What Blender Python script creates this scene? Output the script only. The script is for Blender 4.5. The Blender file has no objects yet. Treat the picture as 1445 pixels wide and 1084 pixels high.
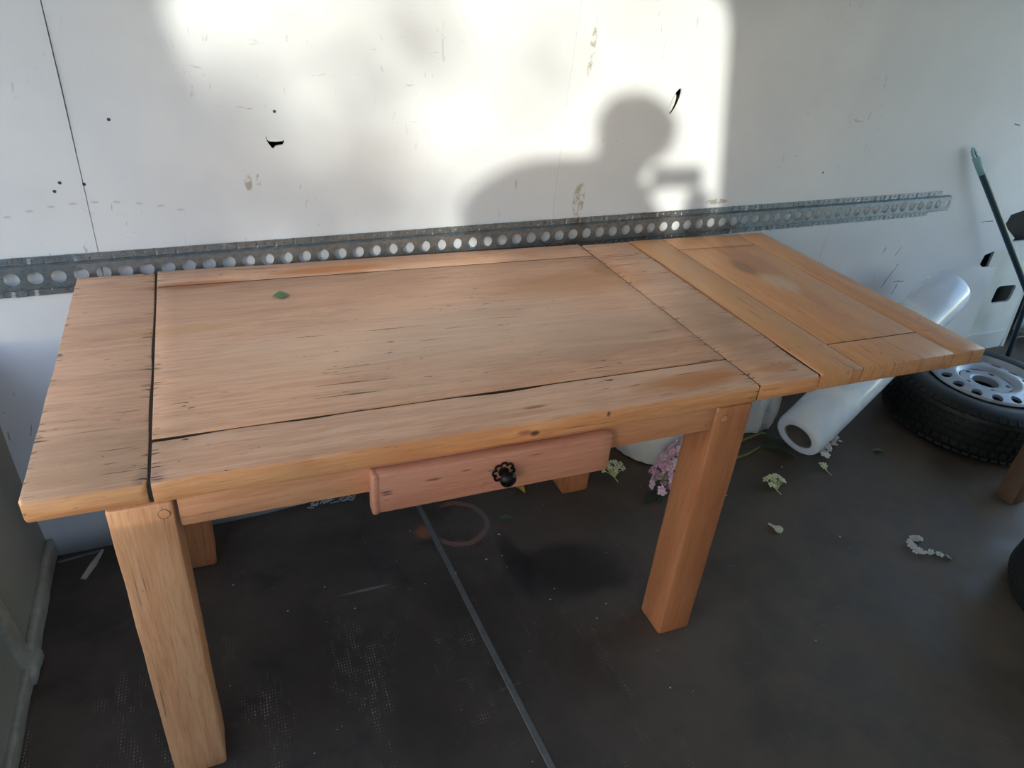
import bpy, bmesh, math, random
from mathutils import Vector, Matrix, noise
random.seed(7)
sc = bpy.context.scene
COL = sc.collection

# ------------------------------------------------------------------ camera
cam = bpy.data.cameras.new('camera')
cam.sensor_fit = 'HORIZONTAL'; cam.sensor_width = 36.0
cam.lens = 1016.87 / 1445 * 36.0
cam.clip_start = 0.004
camo = bpy.data.objects.new('camera', cam); COL.objects.link(camo)
CX = Vector((0.9247, -0.3723, 0.0794)); CY = Vector((0.1268, 0.4988, 0.8574)); CZ = CX.cross(CY).normalized()
CX.normalize(); CY = CZ.cross(CX)
CAM = Vector((0.1443, -1.0441, 1.5523))
camo.matrix_world = Matrix(((CX.x, CY.x, CZ.x, CAM.x), (CX.y, CY.y, CZ.y, CAM.y), (CX.z, CY.z, CZ.z, CAM.z), (0, 0, 0, 1)))
sc.camera = camo

# ------------------------------------------------------------------ sky, sun, exposure
SUN = Vector((0.574, 0.787, -0.224)).normalized()
w = bpy.data.worlds.new('sky'); sc.world = w; w.use_nodes = True
nt = w.node_tree; nt.nodes.clear()
sky = nt.nodes.new('ShaderNodeTexSky'); sky.sky_type = 'NISHITA'; sky.sun_disc = False
sky.sun_elevation = math.radians(13); sky.sun_rotation = math.atan2(-SUN.x, -SUN.y)
sky.air_density = 1.0; sky.dust_density = 0.3; sky.ozone_density = 1.0
bg = nt.nodes.new('ShaderNodeBackground'); bg.inputs['Strength'].default_value = 0.85
wo = nt.nodes.new('ShaderNodeOutputWorld')
nt.links.new(sky.outputs[0], bg.inputs[0]); nt.links.new(bg.outputs[0], wo.inputs[0])
sl = bpy.data.lights.new('sun', 'SUN'); sl.energy = 4.9; sl.angle = math.radians(1.3); sl.color = (1.0, 0.98, 0.80)
slo = bpy.data.objects.new('sun', sl); COL.objects.link(slo)
slo.rotation_euler = SUN.to_track_quat('-Z', 'Y').to_euler()
sc.view_settings.view_transform = 'Standard'; sc.view_settings.look = 'None'
sc.view_settings.gamma = 1.0; sc.view_settings.use_curve_mapping = False
sc.view_settings.exposure = 0.1
sc.cycles.use_denoising = True
sc.cycles.max_bounces = 10; sc.cycles.diffuse_bounces = 6

# ------------------------------------------------------------------ node helpers
class NT:
    def __init__(s, name):
        s.m = bpy.data.materials.new(name); s.m.use_nodes = True
        s.t = s.m.node_tree; s.t.nodes.clear()
        s.out = s.t.nodes.new('ShaderNodeOutputMaterial')
        s.b = s.t.nodes.new('ShaderNodeBsdfPrincipled')
        s.t.links.new(s.b.outputs[0], s.out.inputs[0])
        s.co = s.t.nodes.new('ShaderNodeTexCoord').outputs['Object']
    def set(s, inp, v):
        if isinstance(v, bpy.types.NodeSocket): s.t.links.new(v, inp)
        elif isinstance(v, (tuple, list)) and len(v) == 3 and inp.type == 'RGBA': inp.default_value = (*v, 1)
        else: inp.default_value = v
    def map(s, scale=(1, 1, 1), loc=(0, 0, 0), co=None):
        n = s.t.nodes.new('ShaderNodeMapping'); s.set(n.inputs['Vector'], co or s.co)
        n.inputs['Scale'].default_value = scale; n.inputs['Location'].default_value = loc
        return n.outputs[0]
    def noise(s, vec, scale, detail=4, rough=0.55, dist=0.0):
        n = s.t.nodes.new('ShaderNodeTexNoise'); s.set(n.inputs['Vector'], vec)
        n.inputs['Scale'].default_value = scale; n.inputs['Detail'].default_value = detail
        n.inputs['Roughness'].default_value = rough; n.inputs['Distortion'].default_value = dist
        return n.outputs[0]
    def vor(s, vec, scale, feature='F1'):
        n = s.t.nodes.new('ShaderNodeTexVoronoi'); n.feature = feature
        s.set(n.inputs['Vector'], vec); n.inputs['Scale'].default_value = scale
        return n.outputs[0]
    def math(s, op, a, b=0.0, c=0.0):
        n = s.t.nodes.new('ShaderNodeMath'); n.operation = op
        s.set(n.inputs[0], a); s.set(n.inputs[1], b)
        if op in ('MULTIPLY_ADD', 'SMOOTH_MIN'): s.set(n.inputs[2], c)
        return n.outputs[0]
    def ramp(s, fac, a, b, lo=0.0, hi=1.0):
        n = s.t.nodes.new('ShaderNodeMapRange'); n.interpolation_type = 'SMOOTHSTEP'
        s.set(n.inputs['Value'], fac); n.inputs['From Min'].default_value = a; n.inputs['From Max'].default_value = b
        n.inputs['To Min'].default_value = lo; n.inputs['To Max'].default_value = hi
        return n.outputs[0]
    def mix(s, fac, a, b, mode='MIX'):
        n = s.t.nodes.new('ShaderNodeMix'); n.data_type = 'RGBA'; n.blend_type = mode
        s.set(n.inputs[0], fac); s.set(n.inputs[6], a); s.set(n.inputs[7], b)
        return n.outputs[2]
    def spot(s, c, r, wob=None, soft=0.4):
        """1 inside an ellipsoid at c with radii r, frayed by wob"""
        n = s.t.nodes.new('ShaderNodeMapping'); n.vector_type = 'TEXTURE'; s.set(n.inputs['Vector'], s.co)
        n.inputs['Location'].default_value = c; n.inputs['Scale'].default_value = r
        l = s.t.nodes.new('ShaderNodeVectorMath'); l.operation = 'LENGTH'; s.set(l.inputs[0], n.outputs[0])
        v = l.outputs['Value']
        if wob is not None: v = s.math('ADD', v, s.math('MULTIPLY', s.math('SUBTRACT', wob, 0.5), 1.6))
        return s.ramp(v, 1 - soft, 1 + soft, 1, 0)
    def sep(s):
        n = s.t.nodes.new('ShaderNodeSeparateXYZ'); s.set(n.inputs[0], s.co); return n.outputs
    def bump(s, h, strength=0.3, dist=0.002):
        n = s.t.nodes.new('ShaderNodeBump'); s.set(n.inputs['Height'], h)
        n.inputs['Strength'].default_value = strength; n.inputs['Distance'].default_value = dist
        s.t.links.new(n.outputs[0], s.b.inputs['Normal'])
    def fin(s, col, rough=0.5, metal=0.0, **kw):
        s.set(s.b.inputs['Base Color'], col); s.set(s.b.inputs['Roughness'], rough); s.set(s.b.inputs['Metallic'], metal)
        for k, v in kw.items(): s.set(s.b.inputs[k.replace('_', ' ')], v)
        return s.m

def srgb(r, g, b):
    f = lambda c: (c / 255 / 12.92) if c / 255 <= 0.04045 else ((c / 255 + 0.055) / 1.055) ** 2.4
    return (f(r), f(g), f(b))

def wood(name, axis, base, dark, light, rough=0.5, crack=0.5, stains=(), seed=0.0, endsplit=None, coat=0.0, blot=1.0):
    n = NT(name)
    ac = {'x': (2, 30, 30), 'y': (30, 2, 30), 'z': (30, 30, 2)}[axis]
    af = {'x': (5, 130, 130), 'y': (130, 5, 130), 'z': (130, 130, 5)}[axis]
    am = {'x': (1, 5, 5), 'y': (5, 1, 5), 'z': (5, 5, 1)}[axis]
    wob = n.noise(n.map((1, 1, 1), (seed, seed, 0)), 2.5, 3)
    broad = n.noise(n.map(am, (seed, 2 * seed, seed)), 1.7, 4, 0.6, 0.6)
    mid = n.noise(n.map(ac, (seed, seed, seed)), 2.2, 6, 0.65, 0.8)
    fine = n.noise(n.map(af, (seed, 3, seed)), 3.0, 5, 0.7)
    c = n.mix(n.ramp(mid, 0.34, 0.66), base, light)
    c = n.mix(n.math('MULTIPLY', n.ramp(broad, 0.5, 0.72), 0.55 * blot), c, dark)
    c = n.mix(n.math('MULTIPLY', n.ramp(fine, 0.5, 0.75), 0.5), c, tuple(x * 0.62 for x in dark))
    c = n.mix(n.math('MULTIPLY', n.ramp(fine, 0.5, 0.25), 0.28), c, tuple(min(1, x * 1.15) for x in light))
    patch = n.noise(n.map((1, 1, 1), (seed + 5, 1, 2)), 3.2, 4, 0.6)
    fray = n.noise(n.map(tuple(0.5 * a for a in ac), (1, seed, 0)), 2.0, 4)
    for (cc, rr, colr, st) in stains:
        c = n.mix(n.math('MULTIPLY', n.spot(cc, rr, fray, 0.5), st), c, colr)
    # long drying cracks and small pits
    ck = n.noise(n.map({'x': (1.6, 55, 55), 'y': (55, 1.6, 55), 'z': (55, 55, 1.6)}[axis], (seed + 3, seed, 1)), 2.4, 3, 0.5, 0.3)
    ckm = n.math('MULTIPLY', n.ramp(ck, 0.655, 0.70), n.ramp(patch, 0.46, 0.58))
    ck2 = n.noise(n.map({'x': (9, 42, 42), 'y': (42, 9, 42), 'z': (42, 42, 9)}[axis], (seed, 8, seed)), 2.6, 3, 0.6, 0.5)
    pit = n.math('MULTIPLY', n.ramp(ck2, 0.665, 0.71), n.ramp(patch, 0.45, 0.58))
    cm = n.math('MAXIMUM', ckm, pit)
    if endsplit:
        # dark end-grain splits that run in from given edges: list of (axis index, position, length)
        xyz = n.sep()
        es = n.noise(n.map({'x': (4, 60, 1), 'y': (60, 4, 1)}[axis], (seed + 1, 4, 0)), 2.6, 4, 0.6, 0.5)
        for (ai, pos, ln) in endsplit:
            dd = n.math('ABSOLUTE', n.math('SUBTRACT', xyz[ai], pos))
            near = n.ramp(dd, 0.0, ln, 1, 0)
            cm = n.math('MAXIMUM', cm, n.ramp(n.math('MULTIPLY_ADD', near, 0.15, es), 0.735, 0.765))
    cm = n.math('MULTIPLY', cm, crack)
    c = n.mix(cm, c, (0.022, 0.014, 0.009))
    n.bump(n.math('SUBTRACT', n.math('MULTIPLY', fine, 0.35), cm), 0.35, 0.0018)
    r = n.math('ADD', n.ramp(mid, 0.3, 0.7, rough - 0.06, rough + 0.08), n.math('MULTIPLY', cm, 0.3))
    return n.fin(c, r, 0.0, Coat_Weight=coat, Coat_Roughness=0.25)

def plain(name, col, rough=0.5, metal=0.0, var=0.15, scale=8, bump=0.0, **kw):
    n = NT(name)
    v = n.noise(n.co, scale, 5, 0.6)
    c = n.mix(n.ramp(v, 0.3, 0.7), tuple(x * (1 - var) for x in col), tuple(min(1, x * (1 + var)) for x in col))
    if bump: n.bump(v, bump, 0.003)
    return n.fin(c, n.ramp(v, 0.3, 0.7, max(0, rough - .05), rough + .05), metal, **kw)

# ------------------------------------------------------------------ object helpers
def link(name, bm, mats, parent=None, smooth=True, base=None):
    me = bpy.data.meshes.new(name)
    bmesh.ops.recalc_face_normals(bm, faces=bm.faces)
    bm.to_mesh(me); bm.free()
    if not isinstance(mats, (list, tuple)): mats = [mats]
    for m in mats: me.materials.append(m)
    if smooth:
        for p in me.polygons: p.use_smooth = True
        me.set_sharp_from_angle(angle=math.radians(42))
    o = bpy.data.objects.new(name, me); COL.objects.link(o)
    if parent:
        o.parent = parent
        b = parent.get('_b') 
        if b: o.location = (-b[0], -b[1], -b[2])
        if parent.type == 'MESH': o.location = (0, 0, 0)
    return o
def tag(o, label, cat, group=None, kind=None):
    if label: o['label'] = label
    if cat: o['category'] = cat
    if group: o['group'] = group
    if kind: o['kind'] = kind
    return o
def thing(name, label, cat, base=(0, 0, 0), group=None, kind=None):
    o = bpy.data.objects.new(name, None); COL.objects.link(o); o.location = base
    o.empty_display_size = 0.05; o['_b'] = list(base)
    return tag(o, label, cat, group, kind)
def struct(o): o['kind'] = 'structure'; return o

def loops(bm, rings, closed=True, cap=True):
    vs = [[bm.verts.new(p) for p in r] for r in rings]
    n = len(vs[0])
    for a, b in zip(vs, vs[1:]):
        for i in range(n if closed else n - 1):
            bm.faces.new((a[i], a[(i + 1) % n], b[(i + 1) % n], b[i]))
    if cap:
        bm.faces.new(vs[0][::-1]); bm.faces.new(vs[-1])
    return vs

def rrect(a, b, r, k=3):
    """rounded rectangle centred on 0, half sizes a, b"""
    pts = []
    for (sx, sy, a0) in ((1, 1, 0), (-1, 1, 90), (-1, -1, 180), (1, -1, 270)):
        for i in range(k):
            t = math.radians(a0 + 90 * i / (k - 1))
            pts.append((sx * (a - r) + r * math.cos(t), sy * (b - r) + r * math.sin(t)))
    return pts

def plank(lo, hi, axis='x', r=0.006, jit=0.0, seed=0, seg=0.03, wear=0.0, end_r=None):
    """swept board with rounded arrises whose outline wanders a little"""
    bm = bmesh.new()
    ai = 'xyz'.index(axis); bi, ci = [(1, 2), (0, 2), (0, 1)][ai]
    L = hi[ai] - lo[ai]; a = (hi[bi] - lo[bi]) / 2; b = (hi[ci] - lo[ci]) / 2
    mb = (hi[bi] + lo[bi]) / 2; mc = (hi[ci] + lo[ci]) / 2
    er = r if end_r is None else end_r
    st = [(0, er), (er * .3, er * .3), (er, 0)]
    k = max(1, int((L - 2 * er) / seg))
    st += [(er + (L - 2 * er) * i / k, 0) for i in range(1, k)]
    st += [(L - er, 0), (L - er * .3, er * .3), (L, er)]
    rings = []
    for s, ins in st:
        ring = []
        for (u, v) in rrect(a - ins, b - ins, max(0.0008, min(r, a - ins - .001, b - ins - .001))):
            p = [0, 0, 0]
            q = Vector((s * 6 + seed * 7.3, u * 3 + seed, v * 3))
            du = jit * noise.noise(q * 1.3) + jit * .5 * noise.noise(q * 5)
            dv = jit * .35 * noise.noise(q * 1.7 + Vector((9, 0, 0)))
            if wear and v > 0 and abs(abs(u) - a) < 0.02:
                ww = wear * max(0, noise.noise(Vector((s * 5 + seed, u * 2, 0.3))))
                du -= math.copysign(ww, u); dv -= ww * .8
            p[ai] = lo[ai] + s; p[bi] = mb + u + du * (1 if abs(u) > a * .8 else 0); p[ci] = mc + v + dv * (1 if abs(v) > b * .8 and v < 0 else .3 if wear == 0 else 1 if dv < 0 else .2)
            ring.append(p)
        rings.append(ring)
    loops(bm, rings)
    return bm

def box(bm, lo, hi):
    r = bmesh.ops.create_cube(bm, size=1)['verts']
    for v in r:
        for i in range(3): v.co[i] = (lo[i] + hi[i]) / 2 + v.co[i] * (hi[i] - lo[i])
    return r

def tube(bm, pts, rad, n=8, cap=True):
    """tube along points, rad a number or list"""
    P = [Vector(p) for p in pts]; rings = []
    up = Vector((0, 0, 1))
    prev = None
    for i, p in enumerate(P):
        t = (P[min(i + 1, len(P) - 1)] - P[max(i - 1, 0)]).normalized()
        if prev is None:
            x = t.cross(up if abs(t.z) < .9 else Vector((1, 0, 0))).normalized()
        else: x = (prev - t * prev.dot(t)).normalized()
        prev = x; y = t.cross(x)
        rr = rad[i] if isinstance(rad, (list, tuple)) else rad
        rings.append([p + (x * math.cos(2 * math.pi * k / n) + y * math.sin(2 * math.pi * k / n)) * rr for k in range(n)])
    loops(bm, rings, cap=cap)

def lathe(bm, prof, n=32, M=None, closed=False):
    """prof list of (r, z) turned about z, moved by matrix M"""
    M = M or Matrix()
    rings = []
    for k in range(n):
        t = 2 * math.pi * k / n
        rings.append([M @ Vector((r * math.cos(t), r * math.sin(t), z)) for r, z in prof])
    vs = [[bm.verts.new(p) for p in r] for r in rings]
    m = len(prof)
    for k in range(n):
        a, b = vs[k], vs[(k + 1) % n]
        for i in range(m if closed else m - 1):
            j = (i + 1) % m
            try: bm.faces.new((a[i], b[i], b[j], a[j]))
            except ValueError: pass
    bmesh.ops.remove_doubles(bm, verts=bm.verts, dist=1e-5)

def frame(o, z, x=None):
    z = Vector(z).normalized(); x = Vector(x) if x else (Vector((1, 0, 0)) if abs(z.x) < .9 else Vector((0, 1, 0)))
    y = z.cross(x).normalized(); x = y.cross(z)
    return Matrix(((x.x, y.x, z.x, o[0]), (x.y, y.y, z.y, o[1]), (x.z, y.z, z.z, o[2]), (0, 0, 0, 1)))

def interp(z, zs, ys):
    if z <= zs[0]: return ys[0]
    for i in range(len(zs) - 1):
        if z <= zs[i + 1]:
            t = (z - zs[i]) / (zs[i + 1] - zs[i]); return ys[i] * (1 - t) + ys[i + 1] * t
    return ys[-1]

# ------------------------------------------------------------------ the van wall surface y(x, z)
ZZ = [0, .15, .3, .5, .65, .75, .9, 1.2, 1.5, 1.9, 2.35]
YY = [.785, .80, .83, .885, .918, .930, .937, .93, .905, .84, .70]
def yw(x, z):
    k = min(1, max(0, (x - .1) / 1.2)); k = k * k * (3 - 2 * k)
    lo = interp(z, ZZ, YY)
    up = .955 + (.93 - .955) * z / .75 if z < .75 else lo
    return lo * (1 - k) + up * k + .025 * (x + .35)

# ------------------------------------------------------------------ setting materials
def wall_mat():
    n = NT('white_painted_ply')
    big = n.noise(n.co, 1.6, 4, 0.6)
    sm = n.noise(n.map((1, 1, .25)), 90, 3, .6)
    c = n.mix(n.ramp(big, 0.35, 0.7), srgb(206, 209, 219), srgb(219, 221, 228))
    # scuffs: short dark strokes in loose groups
    grp = n.ramp(n.noise(n.map((1, 1, 1), (3, 1, 0)), 3.2, 2), 0.5, 0.66)
    sc1 = n.noise(n.map((36, 10, 10), (1, 4, 2)), 1.6, 3, .6, .6)
    sc2 = n.noise(n.map((8, 8, 34), (7, 4, 2)), 1.7, 3, .6, .6)
    s = n.math('MULTIPLY', n.math('MAXIMUM', n.ramp(sc1, .655, .71), n.ramp(sc2, .67, .73)), grp)
    xyz = n.sep()
    low = n.ramp(xyz[2], .75, .25, 0, 1)
    s = n.math('MULTIPLY', s, n.math('MULTIPLY_ADD', low, .35, .42))
    c = n.mix(s, c, srgb(90, 92, 98))
    # grime rising from the floor
    gr = n.math('MULTIPLY', n.ramp(n.math('MULTIPLY_ADD', big, .12, xyz[2]), .16, .05, 0, 1), .8)
    c = n.mix(gr, c, srgb(60, 60, 62))
    # flaked bare patches
    fl = n.noise(n.co, 38, 4, .7)
    for (p, r) in (((1.245, .97, .90), (.022, .1, .06)), ((1.215, .97, 1.345), (.010, .1, .075)), ((.25, .94, .99), (.010, .1, .022)), ((.275, .94, .995), (.006, .1, .018)), ((1.80, .99, .872), (.05, .1, .010))):
        c = n.mix(n.math('MULTIPLY', n.spot(p, r, fl, .12), n.ramp(fl, .42, .56, 0, .75)), c, srgb(150, 140, 122))
    # hairline cracks
    for (x0, z0, x1, z1, wd, wav) in ((2.80, .44, 2.855, .56, .0024, 22), (2.86, .465, 2.94, .468, .0018, 30), (2.885, .40, 2.90, .46, .0022, 30), (3.27, .715, 3.36, .72, .0015, 12), (3.22, 1.13, 3.27, 1.125, .0025, 9), (2.81, .585, 2.83, .64, .0016, 12)):
        L = math.hypot(x1 - x0, z1 - z0); ux, uz = (x1 - x0) / L, (z1 - z0) / L
        dx = n.math('SUBTRACT', xyz[0], x0); dz = n.math('SUBTRACT', xyz[2], z0)
        al = n.math('ADD', n.math('MULTIPLY', dx, ux), n.math('MULTIPLY', dz, uz))
        ac = n.math('SUBTRACT', n.math('MULTIPLY', dx, uz), n.math('MULTIPLY', dz, ux))
        ac = n.math('ADD', ac, n.math('MULTIPLY', n.math('SUBTRACT', n.noise(n.co, wav, 3), .5), .03))
        msk = n.math('MULTIPLY', n.ramp(n.math('ABSOLUTE', ac), wd * .5, wd * 1.2, 1, 0), n.math('MULTIPLY', n.ramp(al, 0, .012), n.ramp(al, L, L - .012)))
        c = n.mix(msk, c, srgb(38, 38, 44))
    # an arc of faint dashes left of the seam, two screw holes
    for i in range(9):
        t = -1 + i / 4; c = n.mix(n.math('MULTIPLY', n.spot((-.11 + .19 * t, .94, .955 - .028 * t * t), (.008, .1, .0028), fl, .5), .35), c, srgb(130, 130, 136))
    for (x, z) in ((-.175, 1.005), (-.19, .985), (-.125, 1.0), (-.045, 1.15), (2.26, .96), (.33, 1.17)):
        c = n.mix(n.spot((x, .94, z), (.004, .2, .004), None, .2), c, srgb(50, 48, 48))
    n.bump(n.math('ADD', n.math('MULTIPLY', sm, .3), big), .25, .004)
    return n.fin(c, .45)
M_wall = wall_mat()

def floor_mat():
    n = NT('dark_antislip_floor')
    big = n.noise(n.co, 1.3, 5, .6, .4); mid = n.noise(n.map((1, 1, 1), (4, 2, 0)), 5, 5, .65)
    xyz = n.sep()
    c = n.mix(n.ramp(big, .35, .65), srgb(58, 50, 45), srgb(84, 73, 65))
    c = n.mix(n.math('MULTIPLY', n.ramp(mid, .52, .72), .6), c, srgb(40, 35, 32))
    warm = n.ramp(xyz[0], .7, 1.4)
    c = n.mix(n.math('MULTIPLY', warm, .7), c, n.mix(n.ramp(mid, .3, .7), srgb(76, 64, 54), srgb(112, 96, 82)))
    # woven anti-slip mesh: fine worn grid showing through in patches
    gx = n.math('SINE', n.math('MULTIPLY', n.math('MULTIPLY_ADD', xyz[1], -.03, xyz[0]), 900))
    gy = n.math('SINE', n.math('MULTIPLY', xyz[1], 700))
    grid = n.math('MULTIPLY', n.math('MULTIPLY', n.ramp(gx, .2, .9), n.ramp(gy, -.3, .6)), n.ramp(xyz[0], 1.25, .75, .12, 1))
    fleck = n.noise(n.map((1, .35, 1)), 45, 3, .7)
    pm = n.math('MULTIPLY', n.ramp(n.noise(n.map((1.6, .7, 1), (2, 6, 0)), 4.5, 5, .7, .5), .52, .66), n.ramp(fleck, .42, .62))
    near = n.ramp(xyz[1], .5, .05)
    c = n.mix(n.math('MULTIPLY', n.math('MULTIPLY', grid, pm), n.math('MULTIPLY', near, .95)), c, srgb(190, 180, 170))
    # scratches
    sx = n.noise(n.map((60, 3, 1), (1, 2, 0)), 1.5, 3, .6, .4); sy = n.noise(n.map((5, 60, 1), (5, 2, 0)), 1.5, 2, .6, .3)
    sg = n.ramp(n.noise(n.co, 2.2, 2), .48, .62)
    c = n.mix(n.math('MULTIPLY', n.math('MULTIPLY', n.math('MAXIMUM', n.ramp(sx, .68, .75), n.ramp(sy, .7, .77)), sg), .4), c, srgb(128, 124, 122))
    # dark patches and rust-coloured ring left by a pot
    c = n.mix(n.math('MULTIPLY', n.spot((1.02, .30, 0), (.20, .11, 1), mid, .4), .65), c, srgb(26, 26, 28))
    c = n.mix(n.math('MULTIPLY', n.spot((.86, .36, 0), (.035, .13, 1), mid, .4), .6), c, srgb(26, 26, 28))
    dx = n.math('SUBTRACT', xyz[0], .745); dy = n.math('SUBTRACT', xyz[1], .588)
    rr = n.math('SQRT', n.math('ADD', n.math('MULTIPLY', dx, dx), n.math('MULTIPLY', dy, dy)))
    rr = n.math('ADD', rr, n.math('MULTIPLY', n.math('SUBTRACT', n.noise(n.co, 14, 3), .5), .022))
    ring = n.ramp(n.math('ABSOLUTE', n.math('SUBTRACT', rr, .095)), .006, .013, 1, 0)
    keep = n.ramp(n.math('ADD', dx, n.math('MULTIPLY', dy, -.35)), -.075, -.03)
    c = n.mix(n.math('MULTIPLY', n.math('MULTIPLY', ring, keep), .8), c, n.mix(n.ramp(dx, .05, .08), srgb(134, 98, 84), srgb(112, 104, 94)))
    c = n.mix(n.math('MULTIPLY', n.spot((.636, .578, 0), (.026, .03, 1), mid, .5), .8), c, srgb(150, 92, 66))
    # pale scrape
    c = n.mix(n.math('MULTIPLY', n.spot((.42, .40, 0), (.06, .004, 1), mid, .5), .7), c, srgb(130, 128, 126))
    n.bump(n.math('ADD', n.math('MULTIPLY', grid, .15), mid), .2, .002)
    return n.fin(c, n.ramp(mid, .3, .7, .5, .75))
M_floor = floor_mat()
M_grey = plain('grey_painted_panel', srgb(142, 139, 132), .5, var=.07, scale=5, bump=.05)
M_greytrim = plain('chipped_grey_trim', srgb(150, 148, 140), .55, var=.18, scale=30, bump=.3)
M_metalw = plain('white_body_metal', srgb(205, 208, 208), .35, var=.06, scale=6)
M_dark = plain('dark_cavity', srgb(20, 21, 23), .8)
M_out = plain('outer_skin', srgb(120, 122, 125), .6)
M_tape = plain('grey_seam_strip', srgb(98, 97, 95), .6, var=.15, scale=40)
M_ceil = plain('pale_roof_lining', srgb(205, 205, 200), .6, var=.05)
M_ground = plain('pale_paving', srgb(150, 145, 135), .9, var=.25, scale=3)

# ------------------------------------------------------------------ setting: floor
bm = bmesh.new(); box(bm, (-2.3, -1.17, -.05), (4.3, 1.12, 0.0))
floor = struct(link('floor', bm, M_floor, smooth=False))
bm = bmesh.new()
A = Vector((.650, .76, 0)); B = Vector((.70, -.30, 0)); hw = .0085
loops(bm, [[(A.x - hw, A.y, .0005), (A.x + hw, A.y, .0005), (A.x + hw * .8, A.y, .0022), (A.x - hw * .8, A.y, .0022)],
           [(B.x - hw, B.y, .0005), (B.x + hw, B.y, .0005), (B.x + hw * .8, B.y, .0022), (B.x - hw * .8, B.y, .0022)]])
o = link('seam_strip', bm, M_tape, floor); 
bm = bmesh.new(); box(bm, (-40, -60, -.16), (40, 40, -.12))
struct(link('ground', bm, M_ground, smooth=False))

# ------------------------------------------------------------------ setting: back wall in ply panels
wall = thing('wall_back', None, None, (0, 1.0, 0), kind='structure')
def panel(x0, x1, ztop=2.3, xr=None, zlist=None, cut=()):
    zs = zlist or [0.0] + [i * .05 for i in range(1, 46)]
    zs = [z for z in zs if z <= ztop]
    bm = bmesh.new(); T = .009
    def grid(dy):
        rows = []
        for z in zs:
            xe = xr(z) if xr else x1
            nx = max(2, int((xe - x0) / .12) + 1)
            nx = 12
            rows.append([bm.verts.new((x0 + (xe - x0) * i / nx, yw(x0 + (xe - x0) * i / nx, z) + dy + .003 * noise.noise(Vector((x0 + i * .3, z * 2, 1))), z)) for i in range(nx + 1)])
        return rows
    F = grid(0); Bk = grid(T)
    n = len(F[0])
    for a, b in ((F, 1), (Bk, -1)):
        for r, s in zip(a, a[1:]):
            for i in range(n - 1):
                f = (r[i], r[i + 1], s[i + 1], s[i]); bm.faces.new(f if b == 1 else f[::-1])
    for i in range(n - 1):
        bm.faces.new((F[0][i], Bk[0][i], Bk[0][i + 1], F[0][i + 1])); bm.faces.new((F[-1][i], F[-1][i + 1], Bk[-1][i + 1], Bk[-1][i]))
    for k in range(len(zs) - 1):
        bm.faces.new((F[k][0], F[k + 1][0], Bk[k + 1][0], Bk[k][0])); bm.faces.new((F[k][-1], Bk[k][-1], Bk[k + 1][-1], F[k + 1][-1]))
    o = link('wall_panel', bm, M_wall, wall)
    for pts in cut:                       # holes broken through the ply
        cb = bmesh.new()
        yc = yw(sum(p[0] for p in pts) / len(pts), sum(p[1] for p in pts) / len(pts))
        loops(cb, [[(p[0], yc - .05, p[1]) for p in pts], [(p[0], yc + .05, p[1]) for p in pts]])
        co = link('cutter', cb, M_dark, smooth=False)
        md = o.modifiers.new('hole', 'BOOLEAN'); md.object = co; md.operation = 'DIFFERENCE'; md.solver = 'EXACT'
        co.location = (0, 0, 0)
        bpy.context.view_layer.update()
        me = bpy.data.meshes.new_from_object(o.evaluated_get(bpy.context.evaluated_depsgraph_get()))
        o.modifiers.clear(); o.data = me
        bpy.data.objects.remove(co)
    return o
panel(-2.3, -1.3408)
panel(-1.34, -.1278)
torn = [(.304, 1.112), (.306, 1.100), (.312, 1.096), (.330, 1.095), (.345, 1.0965), (.3475, 1.101), (.3485, 1.094), (.345, 1.087), (.336, 1.0855), (.326, 1.0835), (.321, 1.078), (.317, 1.0785), (.313, 1.084), (.308, 1.092), (.3035, 1.102)]
panel(-.1260, 1.1572, cut=[torn])
oval = [(1.541 + .016 * math.cos(t) + .010 * math.sin(t), 1.204 + .040 * math.sin(t)) for t in [2 * math.pi * i / 18 for i in range(18)]]
panel(1.1580, 2.3772, cut=[oval])
ZL = [0, .115, .2, .3, .4, .484, .486, .506, .53, .551, .565, .568, .60, .623, .66, .691, .715, .74, .759, .80] + [.85 + .05 * i for i in range(30)]
def xright(z): return interp(z, [0, .115, .484, .486, .506, .551, .565, .568, .623, .691, .74, .759, .80], [3.59, 3.578, 3.545, 3.44, 3.406, 3.41, 3.46, 3.55, 3.569, 3.451, 3.461, 3.55, 3.95])
panel(2.3778, 4.0, xr=xright, zlist=ZL)
# flap of skin hanging inside the oval hole
bm = bmesh.new()
yo = yw(1.54, 1.2)
loops(bm, [[(1.537 + .0115 * math.cos(t) + .008 * math.sin(t), yo + d, 1.193 + .032 * math.sin(t)) for t in [2 * math.pi * i / 18 for i in range(18)]] for d in (.012, .016)])
link('loose_ply_disc', bm, M_metalw, wall)
# dark void and outer skin behind the ply
bm = bmesh.new()
rows = [[bm.verts.new((x, yw(x, z) + .12, z)) for x in (-2.3, -.5, .5, 1.5, 2.5, 3.5, 4.3)] for z in (-.05, .4, .8, 1.2, 1.6, 2.0, 2.35)]
for r, s in zip(rows, rows[1:]):
    for i in range(6): bm.faces.new((r[i], r[i + 1], s[i + 1], s[i]))
link('outer_skin', bm, M_dark, wall)

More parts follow.
